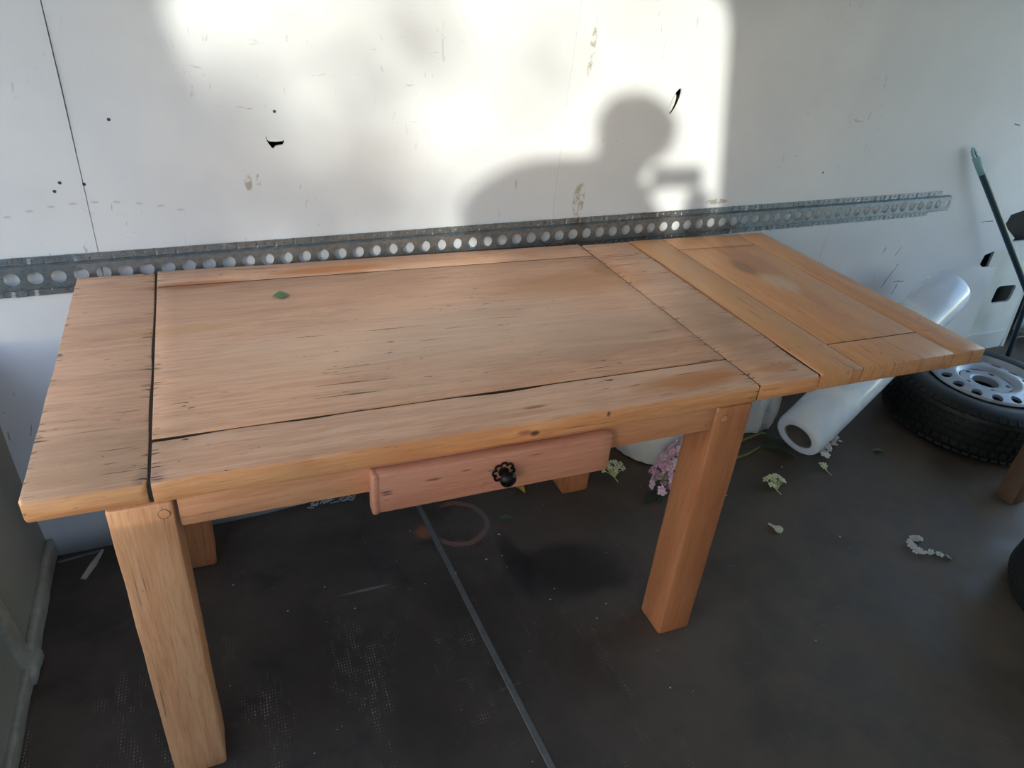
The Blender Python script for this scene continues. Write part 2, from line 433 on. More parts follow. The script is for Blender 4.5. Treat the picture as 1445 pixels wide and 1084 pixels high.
# white body pillar with a rounded service hole, seen through the torn ply
def holed_plate(bm, M, w, h, hc, hw_, hh, hr, t):
    inner = [(hc[0] + u, hc[1] + v) for u, v in rrect(hw_, hh, hr, 5)]
    k = len(inner); outer = []
    for (u, v) in inner:
        du, dv = u - hc[0], v - hc[1]
        s = min(((w / 2 - hc[0]) if du > 0 else (w / 2 + hc[0])) / max(abs(du), 1e-6), ((h / 2 - hc[1]) if dv > 0 else (h / 2 + hc[1])) / max(abs(dv), 1e-6))
        outer.append((hc[0] + du * s, hc[1] + dv * s))
    for sx in (-1, 1):        # pull the nearest outline points into the true corners
        for sy in (-1, 1):
            q = min(range(k), key=lambda i_: (outer[i_][0] - sx * w / 2) ** 2 + (outer[i_][1] - sy * h / 2) ** 2); outer[q] = (sx * w / 2, sy * h / 2)
    F = []
    for d in (0, t):
        F.append(([bm.verts.new(M @ Vector((u, v, d))) for u, v in inner], [bm.verts.new(M @ Vector((u, v, d))) for u, v in outer]))
    for i in range(k):
        j = (i + 1) % k
        bm.faces.new((F[0][0][i], F[0][0][j], F[0][1][j], F[0][1][i])); bm.faces.new((F[1][0][i], F[1][1][i], F[1][1][j], F[1][0][j]))
        bm.faces.new((F[0][0][i], F[1][0][i], F[1][0][j], F[0][0][j])); bm.faces.new((F[0][1][i], F[0][1][j], F[1][1][j], F[1][1][i]))
PHX, PHZ = 3.733, .3125
pil = thing('trim_1', None, None, (3.7, 1.06, 0), kind='structure')
bm = bmesh.new()
holed_plate(bm, frame((3.71, 1.066, .28), (0.0, -1, .0), (1, 0, .0)), .37, .62, (PHX - 3.71, PHZ - .28), .070, .046, .022, -.012)
link('pillar_face', bm, M_metalw, pil)
bm = bmesh.new(); loops(bm, [[(3.905, 1.066, -.02), (3.925, 1.062, -.02), (3.98, 1.115, -.02), (3.96, 1.12, -.02)], [(3.835, 1.066, .58), (3.852, 1.062, .58), (3.91, 1.115, .58), (3.89, 1.12, .58)]])
link('pillar_flange', bm, M_metalw, pil)
bm = bmesh.new(); box(bm, (3.50, 1.056, .085), (3.86, 1.066, .10))
link('pillar_fold', bm, M_metalw, pil)
br = plank((3.925, 1.055, .10), (4.03, 1.062, .215), 'x', .003); link('bracket', br, plain('zinc_bracket', srgb(150, 156, 158), .4, .6, .2, 30), pil)
for (x, z) in ((3.95, .19), (3.955, .13), (4.0, .16)):
    bm = bmesh.new(); lathe(bm, [(0, .006), (.006, .005), (.007, 0), (0, 0)], 8, frame((x, 1.055, z), (0, -1, 0))); link('bolt', bm, M_dark, pil)

# ------------------------------------------------------------------ setting: left panel, its trim and post
def xl(z): return -.385 - .10 * z
left = thing('wall_left', None, None, (-.4, .4, 0), kind='structure')
bm = bmesh.new()
rings = []
for z in [0, .2, .4, .62]:
    ye = -.11 + .134 * z
    rings.append([(xl(z), ye, z), (xl(z), 1.05, z), (xl(z) - .03, 1.05, z), (xl(z) - .03, ye, z)])
loops(bm, rings); link('left_panel', bm, M_grey, left, smooth=False)
bb = thing('baseboard_left', None, None, (-.39, .6, 0), kind='structure')
link('upper_strip', plank((-.392, .40, .0), (-.372, .792, .062), 'y', .006, .004, 3, .02), M_greytrim, bb)
link('lower_strip', plank((-.392, -.14, .0), (-.374, .355, .05), 'y', .006, .003, 5, .02), M_greytrim, bb)
lp = thing('trim_2', None, None, (-.39, .38, 0), kind='structure')
bm = plank((-.41, .352, .0), (-.375, .412, .30), 'z', .005, .002, 2)
for v in bm.verts: v.co.x += -.10 * v.co.z
link('post', bm, M_greytrim, lp)
link('post_foot', plank((-.40, .335, 0), (-.362, .425, .04), 'y', .010, .006, 8, .012), M_greytrim, lp)
bm = plank((-.412, .0, .185), (-.382, .372, .215), 'y', .006, .002, 4); 
for v in bm.verts: v.co.x -= .018
link('ledge', bm, M_greytrim, lp)

# ------------------------------------------------------------------ setting: side with the door, roof, end wall
fr = thing('wall_front', None, None, (1.5, -1.12, 0), kind='structure')
bm = bmesh.new()
edge = [(.33, 0), (.33, 1.0), (.31, 1.42), (.24, 1.78), (.205, 1.95), (.195, 2.0), (.17, 2.05), (.12, 2.09), (.03, 2.115), (-.15, 2.12), (-.9, 2.12), (-.9, 2.32), (4.3, 2.32), (4.3, 0)]
loops(bm, [[(x, -1.07, z) for x, z in edge], [(x, -1.15, z) for x, z in edge]])
link('door_side', bm, M_ceil, fr, smooth=False)
bm = bmesh.new()
jamb = [(-2.3, 0), (-1.30, 0), (-1.30, 1.2), (-1.35, 1.67), (-1.405, 1.97), (-1.37, 2.06), (-1.28, 2.11), (-.9, 2.12), (-.9, 2.32), (-2.3, 2.32)]
loops(bm, [[(x, -1.07, z) for x, z in jamb], [(x, -1.15, z) for x, z in jamb]]); link('door_jamb', bm, M_ceil, fr, smooth=False)
link('added_shade_panel', plank((-1.299, -1.15, 0), (-.62, -1.07, .995), 'x', .004), M_ceil, fr)  # unseen low panel added to keep sun off the lower leg and floor
bm = bmesh.new(); box(bm, (-1.6, -1.15, 2.32), (4.3, 1.1, 2.36)); struct(link('ceiling', bm, M_ceil, smooth=False))
bm = bmesh.new()   # open rear end: only the door frame stands
ro = [(-1.15, 0), (1.2, 0), (1.2, 2.32), (-1.15, 2.32)]; ri = [(-.7, .02), (1.0, .02), (1.0, 2.12), (-.7, 2.12)]
for xx, yy2 in ((4.2, 4.26),):
    vo = [[bm.verts.new((x_, p[0], p[1])) for p in ro] for x_ in (4.2, 4.26)]; vi = [[bm.verts.new((x_, p[0], p[1])) for p in ri] for x_ in (4.2, 4.26)]
    for i in range(4):
        j = (i + 1) % 4
        for q in ((vo[0][i], vo[0][j], vi[0][j], vi[0][i]), (vo[1][j], vo[1][i], vi[1][i], vi[1][j]), (vo[0][j], vo[0][i], vo[1][i], vo[1][j]), (vi[0][i], vi[0][j], vi[1][j], vi[1][i])): bm.faces.new(q)
struct(link('wall_right', bm, M_ceil, smooth=False))

# ------------------------------------------------------------------ cargo rails on the wall
def steel_mat():
    n = NT('galvanised_steel')
    v = n.vor(n.co, 60); b = n.noise(n.map((3, 8, 8)), 4, 5, .65)
    c = n.mix(n.ramp(v, .1, .7), srgb(136, 144, 151), srgb(150, 158, 165))
    c = n.mix(n.math('MULTIPLY', n.ramp(b, .45, .7), .3), c, srgb(80, 86, 90))
    for p, r in (((1.25, .95, .80), (.03, .2, .05)), ((1.56, .95, .84), (.06, .2, .014))):
        c = n.mix(n.math('MULTIPLY', n.spot(p, r, n.noise(n.co, 30, 3), .3), .4), c, srgb(110, 92, 76))
    return n.fin(c, n.ramp(b, .3, .7, .24, .36), .8)
M_steel = steel_mat()
def zrail(x): return .777 + .0118 * (x + .35)
def rail(x0, ncell, label, cut_end=False):
    bm = bmesh.new(); P = .05
    def pt(x, s, d):
        z = zrail(x) + s; return (x, yw(x, z) - d, z)
    F = .0275; S = .032; E = .0495; D = .015; Fl = .003
    def cell(cx, s0, s1, d0, d1, r, n):
        cs = (s0 + s1) / 2; hh = (s1 - s0) / 2; hw = P / 2
        inn, out = [], []
        for k in range(n):
            t = 2 * math.pi * (k + .5) / n; c, s = math.cos(t), math.sin(t)
            m = min(hw / max(abs(c), 1e-6), hh / max(abs(s), 1e-6))
            ox, os_ = c * m, s * m
            dep = lambda q: d0 + (d1 - d0) * ((q + hh) / (2 * hh))
            inn.append(bm.verts.new(pt(cx + r * c, cs + r * s, dep(r * s)))); out.append(bm.verts.new(pt(cx + ox, cs + os_, dep(os_))))
        for k in range(n):
            j = (k + 1) % n; bm.faces.new((inn[k], out[k], out[j], inn[j]))
        # square corners
        for sx in (-1, 1):
            for sy in (-1, 1):
                cand = sorted(range(n), key=lambda k: (out[k].co.x - (cx + sx * hw)) ** 2 + (out[k].co.z - pt(cx + sx * hw, cs + sy * hh, 0)[2]) ** 2)[:2]
                cv = bm.verts.new(pt(cx + sx * hw, cs + sy * hh, d1 if sy > 0 else d0))
                bm.faces.new((out[cand[0]], out[cand[1]], cv))
    for i in range(ncell):
        cx = x0 + (i + .5) * P
        last = cut_end and i >= ncell - 1
        cell(cx, -F, F, D, D, .0168, 20)
        if not last:
            cell(cx, S, E, Fl, Fl, .0034, 8); 
        if not (cut_end and i >= ncell - 2): cell(cx, -E, -S, Fl, Fl, .0034, 8)
        a, b = cx - P / 2, cx + P / 2
        for s0, d0, s1, d1 in ((F, D, S, Fl), (-S, Fl, -F, D)):
            bm.faces.new([bm.verts.new(pt(*q)) for q in ((a, s0, d0), (b, s0, d0), (b, s1, d1), (a, s1, d1))])
    bmesh.ops.remove_doubles(bm, verts=bm.verts, dist=1e-5)
    o = link('cargo_rail', bm, M_steel, smooth=False)
    md = o.modifiers.new('thick', 'SOLIDIFY'); md.thickness = .0022; md.offset = -1
    return tag(o, label, 'rail')
rail(-1.447, 76, 'long perforated steel cargo rail running behind the wooden table')
rail(-.447 + 56 * .05, 13, 'short right-hand length of perforated steel cargo rail ending near the broom', True)

# ------------------------------------------------------------------ the table
W = .9074; H = .78; TK = .0445
PINK = srgb(202, 150, 120); PDK = srgb(164, 112, 84); PLT = srgb(218, 172, 142)
OR1 = srgb(192, 128, 66)
top_st = [((.10, .80, .78), (.10, .022, .1), srgb(168, 98, 44), .75), ((.43, .84, .78), (.14, .020, .1), srgb(186, 112, 50), .8), ((.49, .80, .78), (.05, .012, .1), srgb(150, 84, 44), .6),
          ((1.10, .055, .78), (.13, .028, .1), srgb(182, 112, 52), .8), ((.70, .05, .78), (.024, .0045, .1), srgb(128, 68, 36), .8), ((1.10, .62, .78), (.25, .06, .1), srgb(190, 130, 76), .5),
          ((1.32, .06, .78), (.06, .02, .1), srgb(184, 118, 60), .6), ((.05, .55, .78), (.12, .02, .1), srgb(196, 150, 96), .5), ((1.22, .70, .78), (.05, .05, .1), srgb(176, 112, 64), .5),
          ((1.30, .30, .78), (.07, .16, .1), srgb(158, 126, 98), .5), ((1.0, .32, .78), (.16, .10, .1), srgb(160, 128, 108), .35), ((.6, .4, .78), (.5, .16, .1), srgb(206, 178, 156), .4),
          ((0.0, .015, .78), (.02, .03, .1), srgb(86, 66, 84), .4), ((-.10, .10, .78), (.12, .10, .1), srgb(158, 128, 98), .4)]
SPL = [(0, 0.0, .05), (0, 1.2273, .045), (0, -.182, .04), (0, 1.406, .06)]
M_top = wood('worn_tabletop_oak', 'x', PINK, PDK, PLT, .44, .85, top_st, 0.0, SPL, .0, .75)
M_side = wood('oiled_oak_edge', 'x', srgb(212, 142, 92), srgb(176, 104, 60), srgb(226, 164, 114), .42, .7, [((.682, 0, .752), (.010, .05, .006), srgb(60, 40, 32), .85), ((.660, 0, .757), (.014, .05, .006), srgb(140, 70, 60), .6), ((.845, 0, .77), (.004, .05, .006), srgb(44, 32, 26), .8)], 2.0, None, .12, .8)
M_leaf = wood('leaf_oak', 'y', srgb(200, 136, 88), srgb(166, 102, 60), srgb(212, 152, 104), .42, .45, [((1.66, .62, .78), (.03, .06, .1), srgb(112, 80, 66), .6), ((1.70, .50, .78), (.04, .07, .1), srgb(206, 180, 152), .6), ((1.47, .5, .78), (.05, .5, .1), srgb(206, 156, 100), .4), ((1.73, .66, .78), (.05, .12, .1), srgb(150, 100, 66), .4)], 4.0, [(1, .004, .05), (1, .13, .02)], .12, .8)
M_leafs = wood('leaf_oak_cross', 'x', srgb(190, 134, 84), srgb(154, 102, 58), srgb(204, 152, 100), .42, .6, (), 6.0, None, .12, .8)
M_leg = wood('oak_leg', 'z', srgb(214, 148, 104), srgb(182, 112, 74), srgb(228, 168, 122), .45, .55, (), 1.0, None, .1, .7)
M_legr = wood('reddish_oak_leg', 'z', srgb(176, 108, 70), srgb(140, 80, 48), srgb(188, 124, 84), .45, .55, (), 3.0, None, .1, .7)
M_apron = wood('oak_apron', 'x', srgb(198, 132, 92), srgb(164, 98, 62), srgb(212, 150, 110), .45, .5, (), 5.0, None, .1, .8)
M_drw = wood('pink_oak_drawer', 'x', srgb(190, 124, 98), srgb(158, 94, 70), srgb(202, 140, 114), .45, .5, [((.381, 0, .690), (.010, .1, .003), srgb(40, 32, 34), .7), ((.383, 0, .684), (.009, .1, .002), srgb(40, 32, 34), .7), ((.47, 0, .70), (.014, .1, .0025), srgb(52, 36, 34), .7), ((.535, 0, .708), (.010, .1, .0025), srgb(52, 36, 34), .6), ((.68, 0, .716), (.02, .1, .002), srgb(96, 54, 40), .6)], 7.0, None, .08, .6)
table = thing('dining_table', 'old oak plank dining table with one drawer and a pulled-out end leaf', 'table', (.6, .45, 0))
def two(o):
    for p in o.data.polygons: p.material_index = 0 if p.normal.z > .82 else 1
    return o
g = .0016
z0 = H - TK
two(link('plank', plank((-.182, 0, z0), (-g * 1.2, W, H), 'y', .0055, .0014, 1, .02, .003, .012), [M_top, M_side], table))
two(link('plank', plank((g, 0, z0), (1.2273 - g * .7, .1277 - g * .6, H), 'x', .0065, .0012, 2, .02, .006, .002), [M_top, M_side], table))
two(link('plank', plank((g, .1277 + g * .6, z0), (1.2273 - g * .7, .801 - g * .55, H), 'x', .0022, .0004, 3, .04, 0, .002), [M_top, M_side], table))
two(link('plank', plank((g, .801 + g * .55, z0), (1.2273 - g * .7, W, H), 'x', .004, .0014, 4, .02, .0015, .002), [M_top, M_side], table))
two(link('plank', plank((1.2273 + g * .7, 0, z0), (1.4063, W, H), 'y', .005, .0018, 5, .02, .004, .010), [M_top, M_side], table))
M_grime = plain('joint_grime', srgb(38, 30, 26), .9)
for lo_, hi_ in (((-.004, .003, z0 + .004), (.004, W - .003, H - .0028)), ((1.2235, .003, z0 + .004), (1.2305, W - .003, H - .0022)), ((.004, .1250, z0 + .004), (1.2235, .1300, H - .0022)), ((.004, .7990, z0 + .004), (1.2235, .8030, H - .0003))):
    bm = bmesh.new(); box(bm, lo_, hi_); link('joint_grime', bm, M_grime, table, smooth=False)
# the leaf
lx0, lx1, s0, s1, c0, c1 = 1.4121, 1.9597, 1.5395, 1.8462, .1295, .8007
leaf = link('extension_leaf', plank((1.43, .30, .715), (1.90, .345, .738), 'x', .003), M_leafs, table)
gg = .0009; lz = H - .042
def lk(lo, hi, ax, seed, m, er=.002, r=.004, jit=.0012, wear=.0):
    o = link('plank', plank(lo, hi, ax, r, jit, seed, .03, wear, er), m, leaf); return o
lk((lx0, .004, lz), (s0 - gg, W, H), 'y', 11, M_leaf, .004, .0022, .0006, .0)
lk((s1 + gg, .004, lz), (lx1, W, H), 'y', 12, M_leaf, .004, .0022, .0006, .0)
lk((s0 + gg, c0 + gg, lz), (s1 - gg, c1 - gg, H), 'y', 13, M_leaf, .0015, .0015, .0004)
lk((s0 + gg, .004, lz), (s1 - gg, c0 - gg, H), 'y', 14, M_leaf, .004, .0015, .0006)
lk((s0 + gg, c1 + gg, lz), (s1 - gg, W, H), 'y', 15, M_leaf, .004, .0015, .0006)
lk((1.43, .60, .715), (1.90, .645, .738), 'x', 16, M_leafs)
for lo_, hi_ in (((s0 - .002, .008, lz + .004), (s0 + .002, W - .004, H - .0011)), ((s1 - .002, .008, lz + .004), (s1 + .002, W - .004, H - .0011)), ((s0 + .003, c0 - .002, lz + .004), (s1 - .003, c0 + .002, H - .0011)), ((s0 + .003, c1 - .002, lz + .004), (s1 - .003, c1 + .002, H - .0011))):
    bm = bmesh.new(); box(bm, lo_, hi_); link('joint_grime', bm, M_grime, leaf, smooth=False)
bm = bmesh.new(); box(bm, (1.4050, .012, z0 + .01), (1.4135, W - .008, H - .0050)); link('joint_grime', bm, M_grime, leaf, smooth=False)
# legs
M_joint = plain('brown_joint', srgb(110, 72, 44), .7)
def leg(x0, x1, y0, y1, seed, m, pegside=None):
    bm = plank((x0, y0, 0), (x1, y1, z0 - .0005), 'z', .007, .0016, seed, .03, 0, .006)
    o = link('leg', bm, m, table)
    if pegside:
        b = bmesh.new(); lathe(b, [(0, .0012), (.0085, .0010), (.0092, 0), (0, 0)], 14, frame(pegside, (0, -1, 0)))
        link('dowel_peg', b, M_apron, o)
        b = bmesh.new(); lathe(b, [(.0092, .0006), (.0099, .0006), (.0099, 0), (.0092, 0)], 14, frame(pegside, (0, -1, 0)), True)
        link('peg_gap', b, M_joint, o)
    return o
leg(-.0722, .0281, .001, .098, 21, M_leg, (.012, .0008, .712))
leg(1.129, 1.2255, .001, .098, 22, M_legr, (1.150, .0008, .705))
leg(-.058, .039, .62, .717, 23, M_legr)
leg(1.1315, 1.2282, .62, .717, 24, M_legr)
# aprons and drawer
link('apron', plank((.0335, .008, .673), (1.1285, .030, z0 - .0004), 'x', .003, .0016, 31, .03), M_apron, table)
link('apron', plank((.04, .66, .673), (1.131, .682, z0 - .0004), 'x', .003, .001, 32), M_apron, table)
link('apron', plank((-.045, .0985, .673), (-.023, .6195, z0 - .0004), 'y', .003, .001, 33), M_apron, table)
link('apron', plank((1.165, .0985, .673), (1.187, .6195, z0 - .0004), 'y', .003, .001, 34), M_apron, table)
link('leaf_runner', plank((1.05, .36, .690), (1.68, .395, .7145), 'x', .003, .001, 35), M_apron, table)
drw = link('drawer', plank((.3585, -.021, .6405), (.853, .0072, .731), 'x', .006, .0007, 41, .03, 0, .006), M_drw, table)
link('end_strip', plank((.3545, -.0225, .640), (.3680, .0070, .7315), 'z', .004, .0004, 42, .03, 0, .004), M_drw, drw)
link('drawer_side', plank((.372, .031, .648), (.384, .48, .725), 'y', .002), M_apron, drw)
link('drawer_side', plank((.828, .031, .648), (.840, .48, .725), 'y', .002), M_apron, drw)
link('drawer_bottom', plank((.385, .031, .650), (.827, .48, .656), 'y', .001), M_apron, drw)
M_iron = plain('black_iron', srgb(26, 24, 23), .35, .7, .3, 60)
kc = (.612, -.0212, .6885)
KM = frame(kc, (0, -1, 0), (1, 0, 0))
bp = bmesh.new()
for k in range(8):
    t0 = 2 * math.pi * k / 8
    pts = []
    for i in range(11):
        a = -1.9 + 3.8 * i / 10
        cc = Vector((math.cos(t0), math.sin(t0), 0)) * .0165
        pts.append(KM @ (cc + Vector((math.cos(t0 + a), math.sin(t0 + a), 0)) * .0062 + Vector((0, 0, .002))))
    tube(bp, pts, .0025, 6)
lathe(bp, [(0, .004), (.009, .004), (.011, .0025), (.0112, 0), (0, 0)], 16, KM)
link('backplate', bp, M_iron, drw)
kb = bmesh.new()
lathe(kb, [(0, .0), (.0085, .0), (.0075, .006), (.0065, .012), (.0075, .016), (.0125, .019), (.0162, .0235), (.0168, .027), (.0155, .031), (.012, .034), (.0115, .0335), (.0085, .0358), (.008, .0352), (.004, .037), (0, .0374)], 20, KM)
link('knob', kb, M_iron, drw)
# pale split lumps in the drawer corner are left to the wood; a bearer block hangs by the back right leg

# ------------------------------------------------------------------ things on the table
M_green = plain('green_leaf', srgb(78, 108, 72), .35, 0, .2, 30)
bm = bmesh.new()
c = Vector((.284, .683, .7815))
ring_ = [(-.020, 0, .003), (-.011, .011, .006), (0, .0165, .008), (.012, .010, .006), (.020, 0, .003), (.010, -.010, .0035), (0, -.015, .0015), (-.011, -.009, .0035)]
top_ = [bm.verts.new(c + Vector(p)) for p in ring_]; bot_ = [bm.verts.new(c + Vector((p[0], p[1], max(0, p[2] - .0012)))) for p in ring_]
ct = bm.verts.new(c + Vector((0, 0, .008))); cb_ = bm.verts.new(c + Vector((0, 0, .0066)))
for i in range(8):
    j = (i + 1) % 8; bm.faces.new((top_[i], top_[j], ct)); bm.faces.new((bot_[j], bot_[i], cb_)); bm.faces.new((top_[i], bot_[i], bot_[j], top_[j]))
tag(link('fallen_leaf', bm, M_green), 'small green leaf lying on the tabletop', 'leaf')

# ------------------------------------------------------------------ spare wheel
M_rub = plain('black_tyre_rubber', srgb(15, 15, 16), .55, 0, .2, 25, .1)
M_rim = plain('silver_steel_rim', srgb(170, 174, 184), .38, .35, .12, 7)
wc = Vector((3.025, .565, 0)); RT = .345; TW = .225
wheel = thing('spare_wheel', 'silver steel wheel with black tyre lying flat on the floor', 'wheel', tuple(wc))
bm = bmesh.new(); M = Matrix.Translation(wc)
prof = [(.212, .03), (.222, .012), (.25, .004), (.285, .0), (.315, .010), (.335, .028), (RT, .045), (RT, TW - .045), (.337, TW - .026), (.318, TW - .010), (.288, TW), (.252, TW - .004), (.226, TW - .012), (.214, TW - .03), (.205, TW - .06), (.205, .06)]
lathe(bm, prof, 64, M, True); tyre = link('tyre', bm, M_rub, wheel)
bm = bmesh.new()
for k in range(64):
    for zz_, tilt in ((TW - .024, .62), (.024, -.62)):
        t = 2 * math.pi * (k + .5) / 64
        vs = box(bm, (-.011, -.0125, -.0045), (.011, .0125, .0045))
        R_ = Matrix.Translation(wc + Vector((0, 0, zz_))) @ Matrix.Rotation(t, 4, 'Z') @ Matrix.Translation((.333, 0, 0)) @ Matrix.Rotation(tilt + (math.pi / 2 - 2 * 0 if False else 0), 4, 'Y')
        for v in vs: v.co = R_ @ v.co
for k in range(64):
    for j, zz_ in enumerate((.065, .0975, .130, .1625)):
        t = 2 * math.pi * (k + .25 * j) / 64
        vs = box(bm, (-.004, -.0125, -.012), (.004, .0125, .012))
        R_ = Matrix.Translation(wc + Vector((0, 0, zz_))) @ Matrix.Rotation(t, 4, 'Z') @ Matrix.Translation((RT + .001, 0, 0))
        for v in vs: v.co = R_ @ v.co
o = link('tread', bm, M_rub, tyre, smooth=False); o['kind'] = 'stuff'
# rim: lathe of the lip and well, then a disc pierced by vent, hub and bolt holes
bm = bmesh.new()
lathe(bm, [(.224, TW - .006), (.217, TW + .003), (.210, TW - .002), (.206, TW - .012), (.204, TW - .018), (.200, TW - .022)], 64, M)
rim = link('rim', bm, M_rim, wheel)
bm = bmesh.new()
def polar(r, t, z): return wc + Vector((r * math.cos(t), r * math.sin(t), z))
def dz(r): return TW + interp(r, [.050, .056, .100, .112, .126, .140, .190, .200], [-.024, -.020, -.020, -.006, -.002, -.004, -.016, -.022])
def polar_cells(nc, r0, r1, rh, nn, off=0.0):
    rm = (r0 + r1) / 2
    for k in range(nc):
        tc = 2 * math.pi * (k + off) / nc; ht = math.pi / nc
        inn, out = [], []
        for i in range(nn):
            a = 2 * math.pi * (i + .5) / nn; c_, s_ = math.cos(a), math.sin(a)
            m = min((r1 - r0) / 2 / max(abs(c_), 1e-6), ht * rm / max(abs(s_), 1e-6))
            inn.append(bm.verts.new(polar(rm + rh * c_, tc + rh * s_ / rm, dz(rm + rh * c_)))); out.append(bm.verts.new(polar(rm + c_ * m, tc + s_ * m / rm, dz(rm + c_ * m))))
        for i in range(nn):
            j = (i + 1) % nn; bm.faces.new((inn[i], out[i], out[j], inn[j]))
        lip = [bm.verts.new(v.co - Vector((0, 0, .012))) for v in inn]
        for i in range(nn):
            j = (i + 1) % nn; bm.faces.new((inn[i], inn[j], lip[j], lip[i]))
        for sx in (-1, 1):
            for sy in (-1, 1):
                r_ = r1 if sx > 0 else r0; cv = bm.verts.new(polar(r_, tc + sy * ht, dz(r_)))
                cand = sorted(range(nn), key=lambda q: (out[q].co - cv.co).length)[:2]
                bm.faces.new((out[cand[0]], out[cand[1]], cv))
polar_cells(14, .139, .189, .0205, 14)
polar_cells(5, .062, .100, .0100, 12, .3)
lathe(bm, [(.050, TW - .05), (.050, TW - .024), (.056, dz(.056)), (.062, dz(.062))], 40, M)
lathe(bm, [(.100, dz(.100)), (.112, dz(.112)), (.119, dz(.119)), (.126, dz(.126)), (.139, dz(.139))], 56, M)
lathe(bm, [(.189, dz(.189)), (.200, TW - .022)], 56, M)
link('wheel_disc', bm, M_rim, rim)
bm = bmesh.new(); lathe(bm, [(0, TW - .11), (.199, TW - .11), (.199, TW - .12), (0, TW - .12)], 40, M); link('vent_shade_disc', bm, M_dark, rim)  # backing disc coloured near black to paint the shade seen through the vents

# ------------------------------------------------------------------ roll of clear film, sack, bucket
def film_mat():
    n = NT('bluish_clear_film')
    v = n.noise(n.map((1, 1, 1)), 6, 3, .5, .4)
    n.bump(v, .12, .006)
    return n.fin(n.mix(n.ramp(v, .35, .65), srgb(216, 229, 250), srgb(232, 241, 253)), n.ramp(v, .3, .7, .12, .3), 0, Coat_Weight=.6, Coat_Roughness=.08, Transmission_Weight=.0)
M_film = film_mat()
M_core = plain('grey_card_core', srgb(104, 100, 94), .8)
ra = Vector((2.089, .581, .087)); rb = Vector((2.985, .845, .500)); ax = (rb - ra).normalized(); RL = (rb - ra).length; RR = .094
roll = thing('film_roll', 'roll of clear plastic film leaning from floor to wall behind the table leaf', 'roll', (2.089, .581, 0))
FM = frame(ra, ax)
bm = bmesh.new()
pr = [(.058, .03), (.058, 0), (.078, -.004), (.089, 0), (RR, .012), (RR, .09), (RR + .001, .10), (RR, .25), (RR + .0008, RL * .5), (RR, RL - .16), (RR + .002, RL - .15), (RR, RL - .10), (RR + .001, RL - .03), (RR - .004, RL - .008), (RR - .02, RL), (.058, RL), (.058, RL - .03)]
lathe(bm, pr, 40, FM)
for v in bm.verts: v.co += Vector((1, 1, 1)) * .0016 * noise.noise(v.co * 7)
link('film', bm, M_film, roll)
bm = bmesh.new(); lathe(bm, [(.0578, .004), (.0578, RL + .001), (.052, RL + .001), (.052, .004)], 28, FM, True); link('core_tube', bm, M_core, roll)

M_sack = plain('white_plastic_sack', srgb(206, 214, 222), .3, 0, .08, 6, .1, Coat_Weight=.3, Coat_Roughness=.15)
bm = bmesh.new(); rings = []
sc_ = Vector((2.055, .835, 0))
for i in range(13):
    z = .44 * i / 12; ring = []
    for k in range(72):
        t = 2 * math.pi * k / 72
        pl = .012 * math.sin(11 * t + .6 * math.sin(3 * z * 9)) + .006 * math.sin(23 * t + z * 9)
        rr = (.115 - .03 * (z / .44) ** 2 + pl * (.5 + z)) * (.93 if i == 0 else 1)
        ring.append(sc_ + Vector((rr * math.cos(t) * 1.15, rr * math.sin(t) * .8, z + .0006 + .008 * math.sin(7 * t) * (i == 12))))
    rings.append(ring)
loops(bm, rings); tag(link('plastic_sack', bm, M_sack), 'pleated white plastic sack standing behind the right front table leg', 'sack')

def enamel():
    n = NT('chipped_white_enamel'); v = n.noise(n.co, 26, 4, .6); xyz = n.sep()
    c = n.mix(n.ramp(n.noise(n.co, 5, 3), .3, .7), srgb(196, 200, 202), srgb(216, 220, 222))
    c = n.mix(n.ramp(n.math('MULTIPLY_ADD', v, .022, xyz[2]), .023, .016, 0, 1), c, srgb(58, 36, 24))
    return n.fin(c, .25)
bm = bmesh.new(); bx_ = (1.608, .815, 0)
lathe(bm, [(0, .004), (.158, .004), (.165, .0), (.168, .006), (.168, .10), (.168, .24), (.170, .285), (.173, .29), (.170, .295), (.164, .288), (.162, .20), (.160, .02), (0, .016)], 56, Matrix.Translation(bx_))
bk = thing('enamel_bucket', 'round white enamel bucket with rusty bottom rim under the table', 'bucket', bx_)
link('bucket_body', bm, enamel(), bk)
bm = bmesh.new(); tube(bm, [Vector(bx_) + Vector((.172 * math.cos(t), .160 * math.sin(t) , .27 + .02 * math.sin(t))) for t in [math.pi * i / 20 for i in range(21)]], .0035, 6)
link('bail_handle', bm, M_steel, bk)

# ------------------------------------------------------------------ broom handle, second pole
M_teal = plain('dark_teal_pole', srgb(38, 62, 76), .35, 0, .08, 10)
M_cap = plain('pale_teal_plastic', srgb(122, 156, 166), .4, 0, .05, 10)
b0 = Vector((3.000, .995, 1.040)); bdir = (Vector((3.545, .90, .470)) - b0).normalized(); b1 = b0 + bdir * 1.27
b1 = b0 + bdir * ((b0.z - .02) / -bdir.z)
br_ = thing('broom', 'teal broom handle with pale hanging cap leaning on the wall', 'broom', (b1.x, b1.y, 0))
bm = bmesh.new(); tube(bm, [b0 + bdir * .125, b0 + bdir * .5, b1], .0145, 14); link('handle', bm, M_teal, br_)
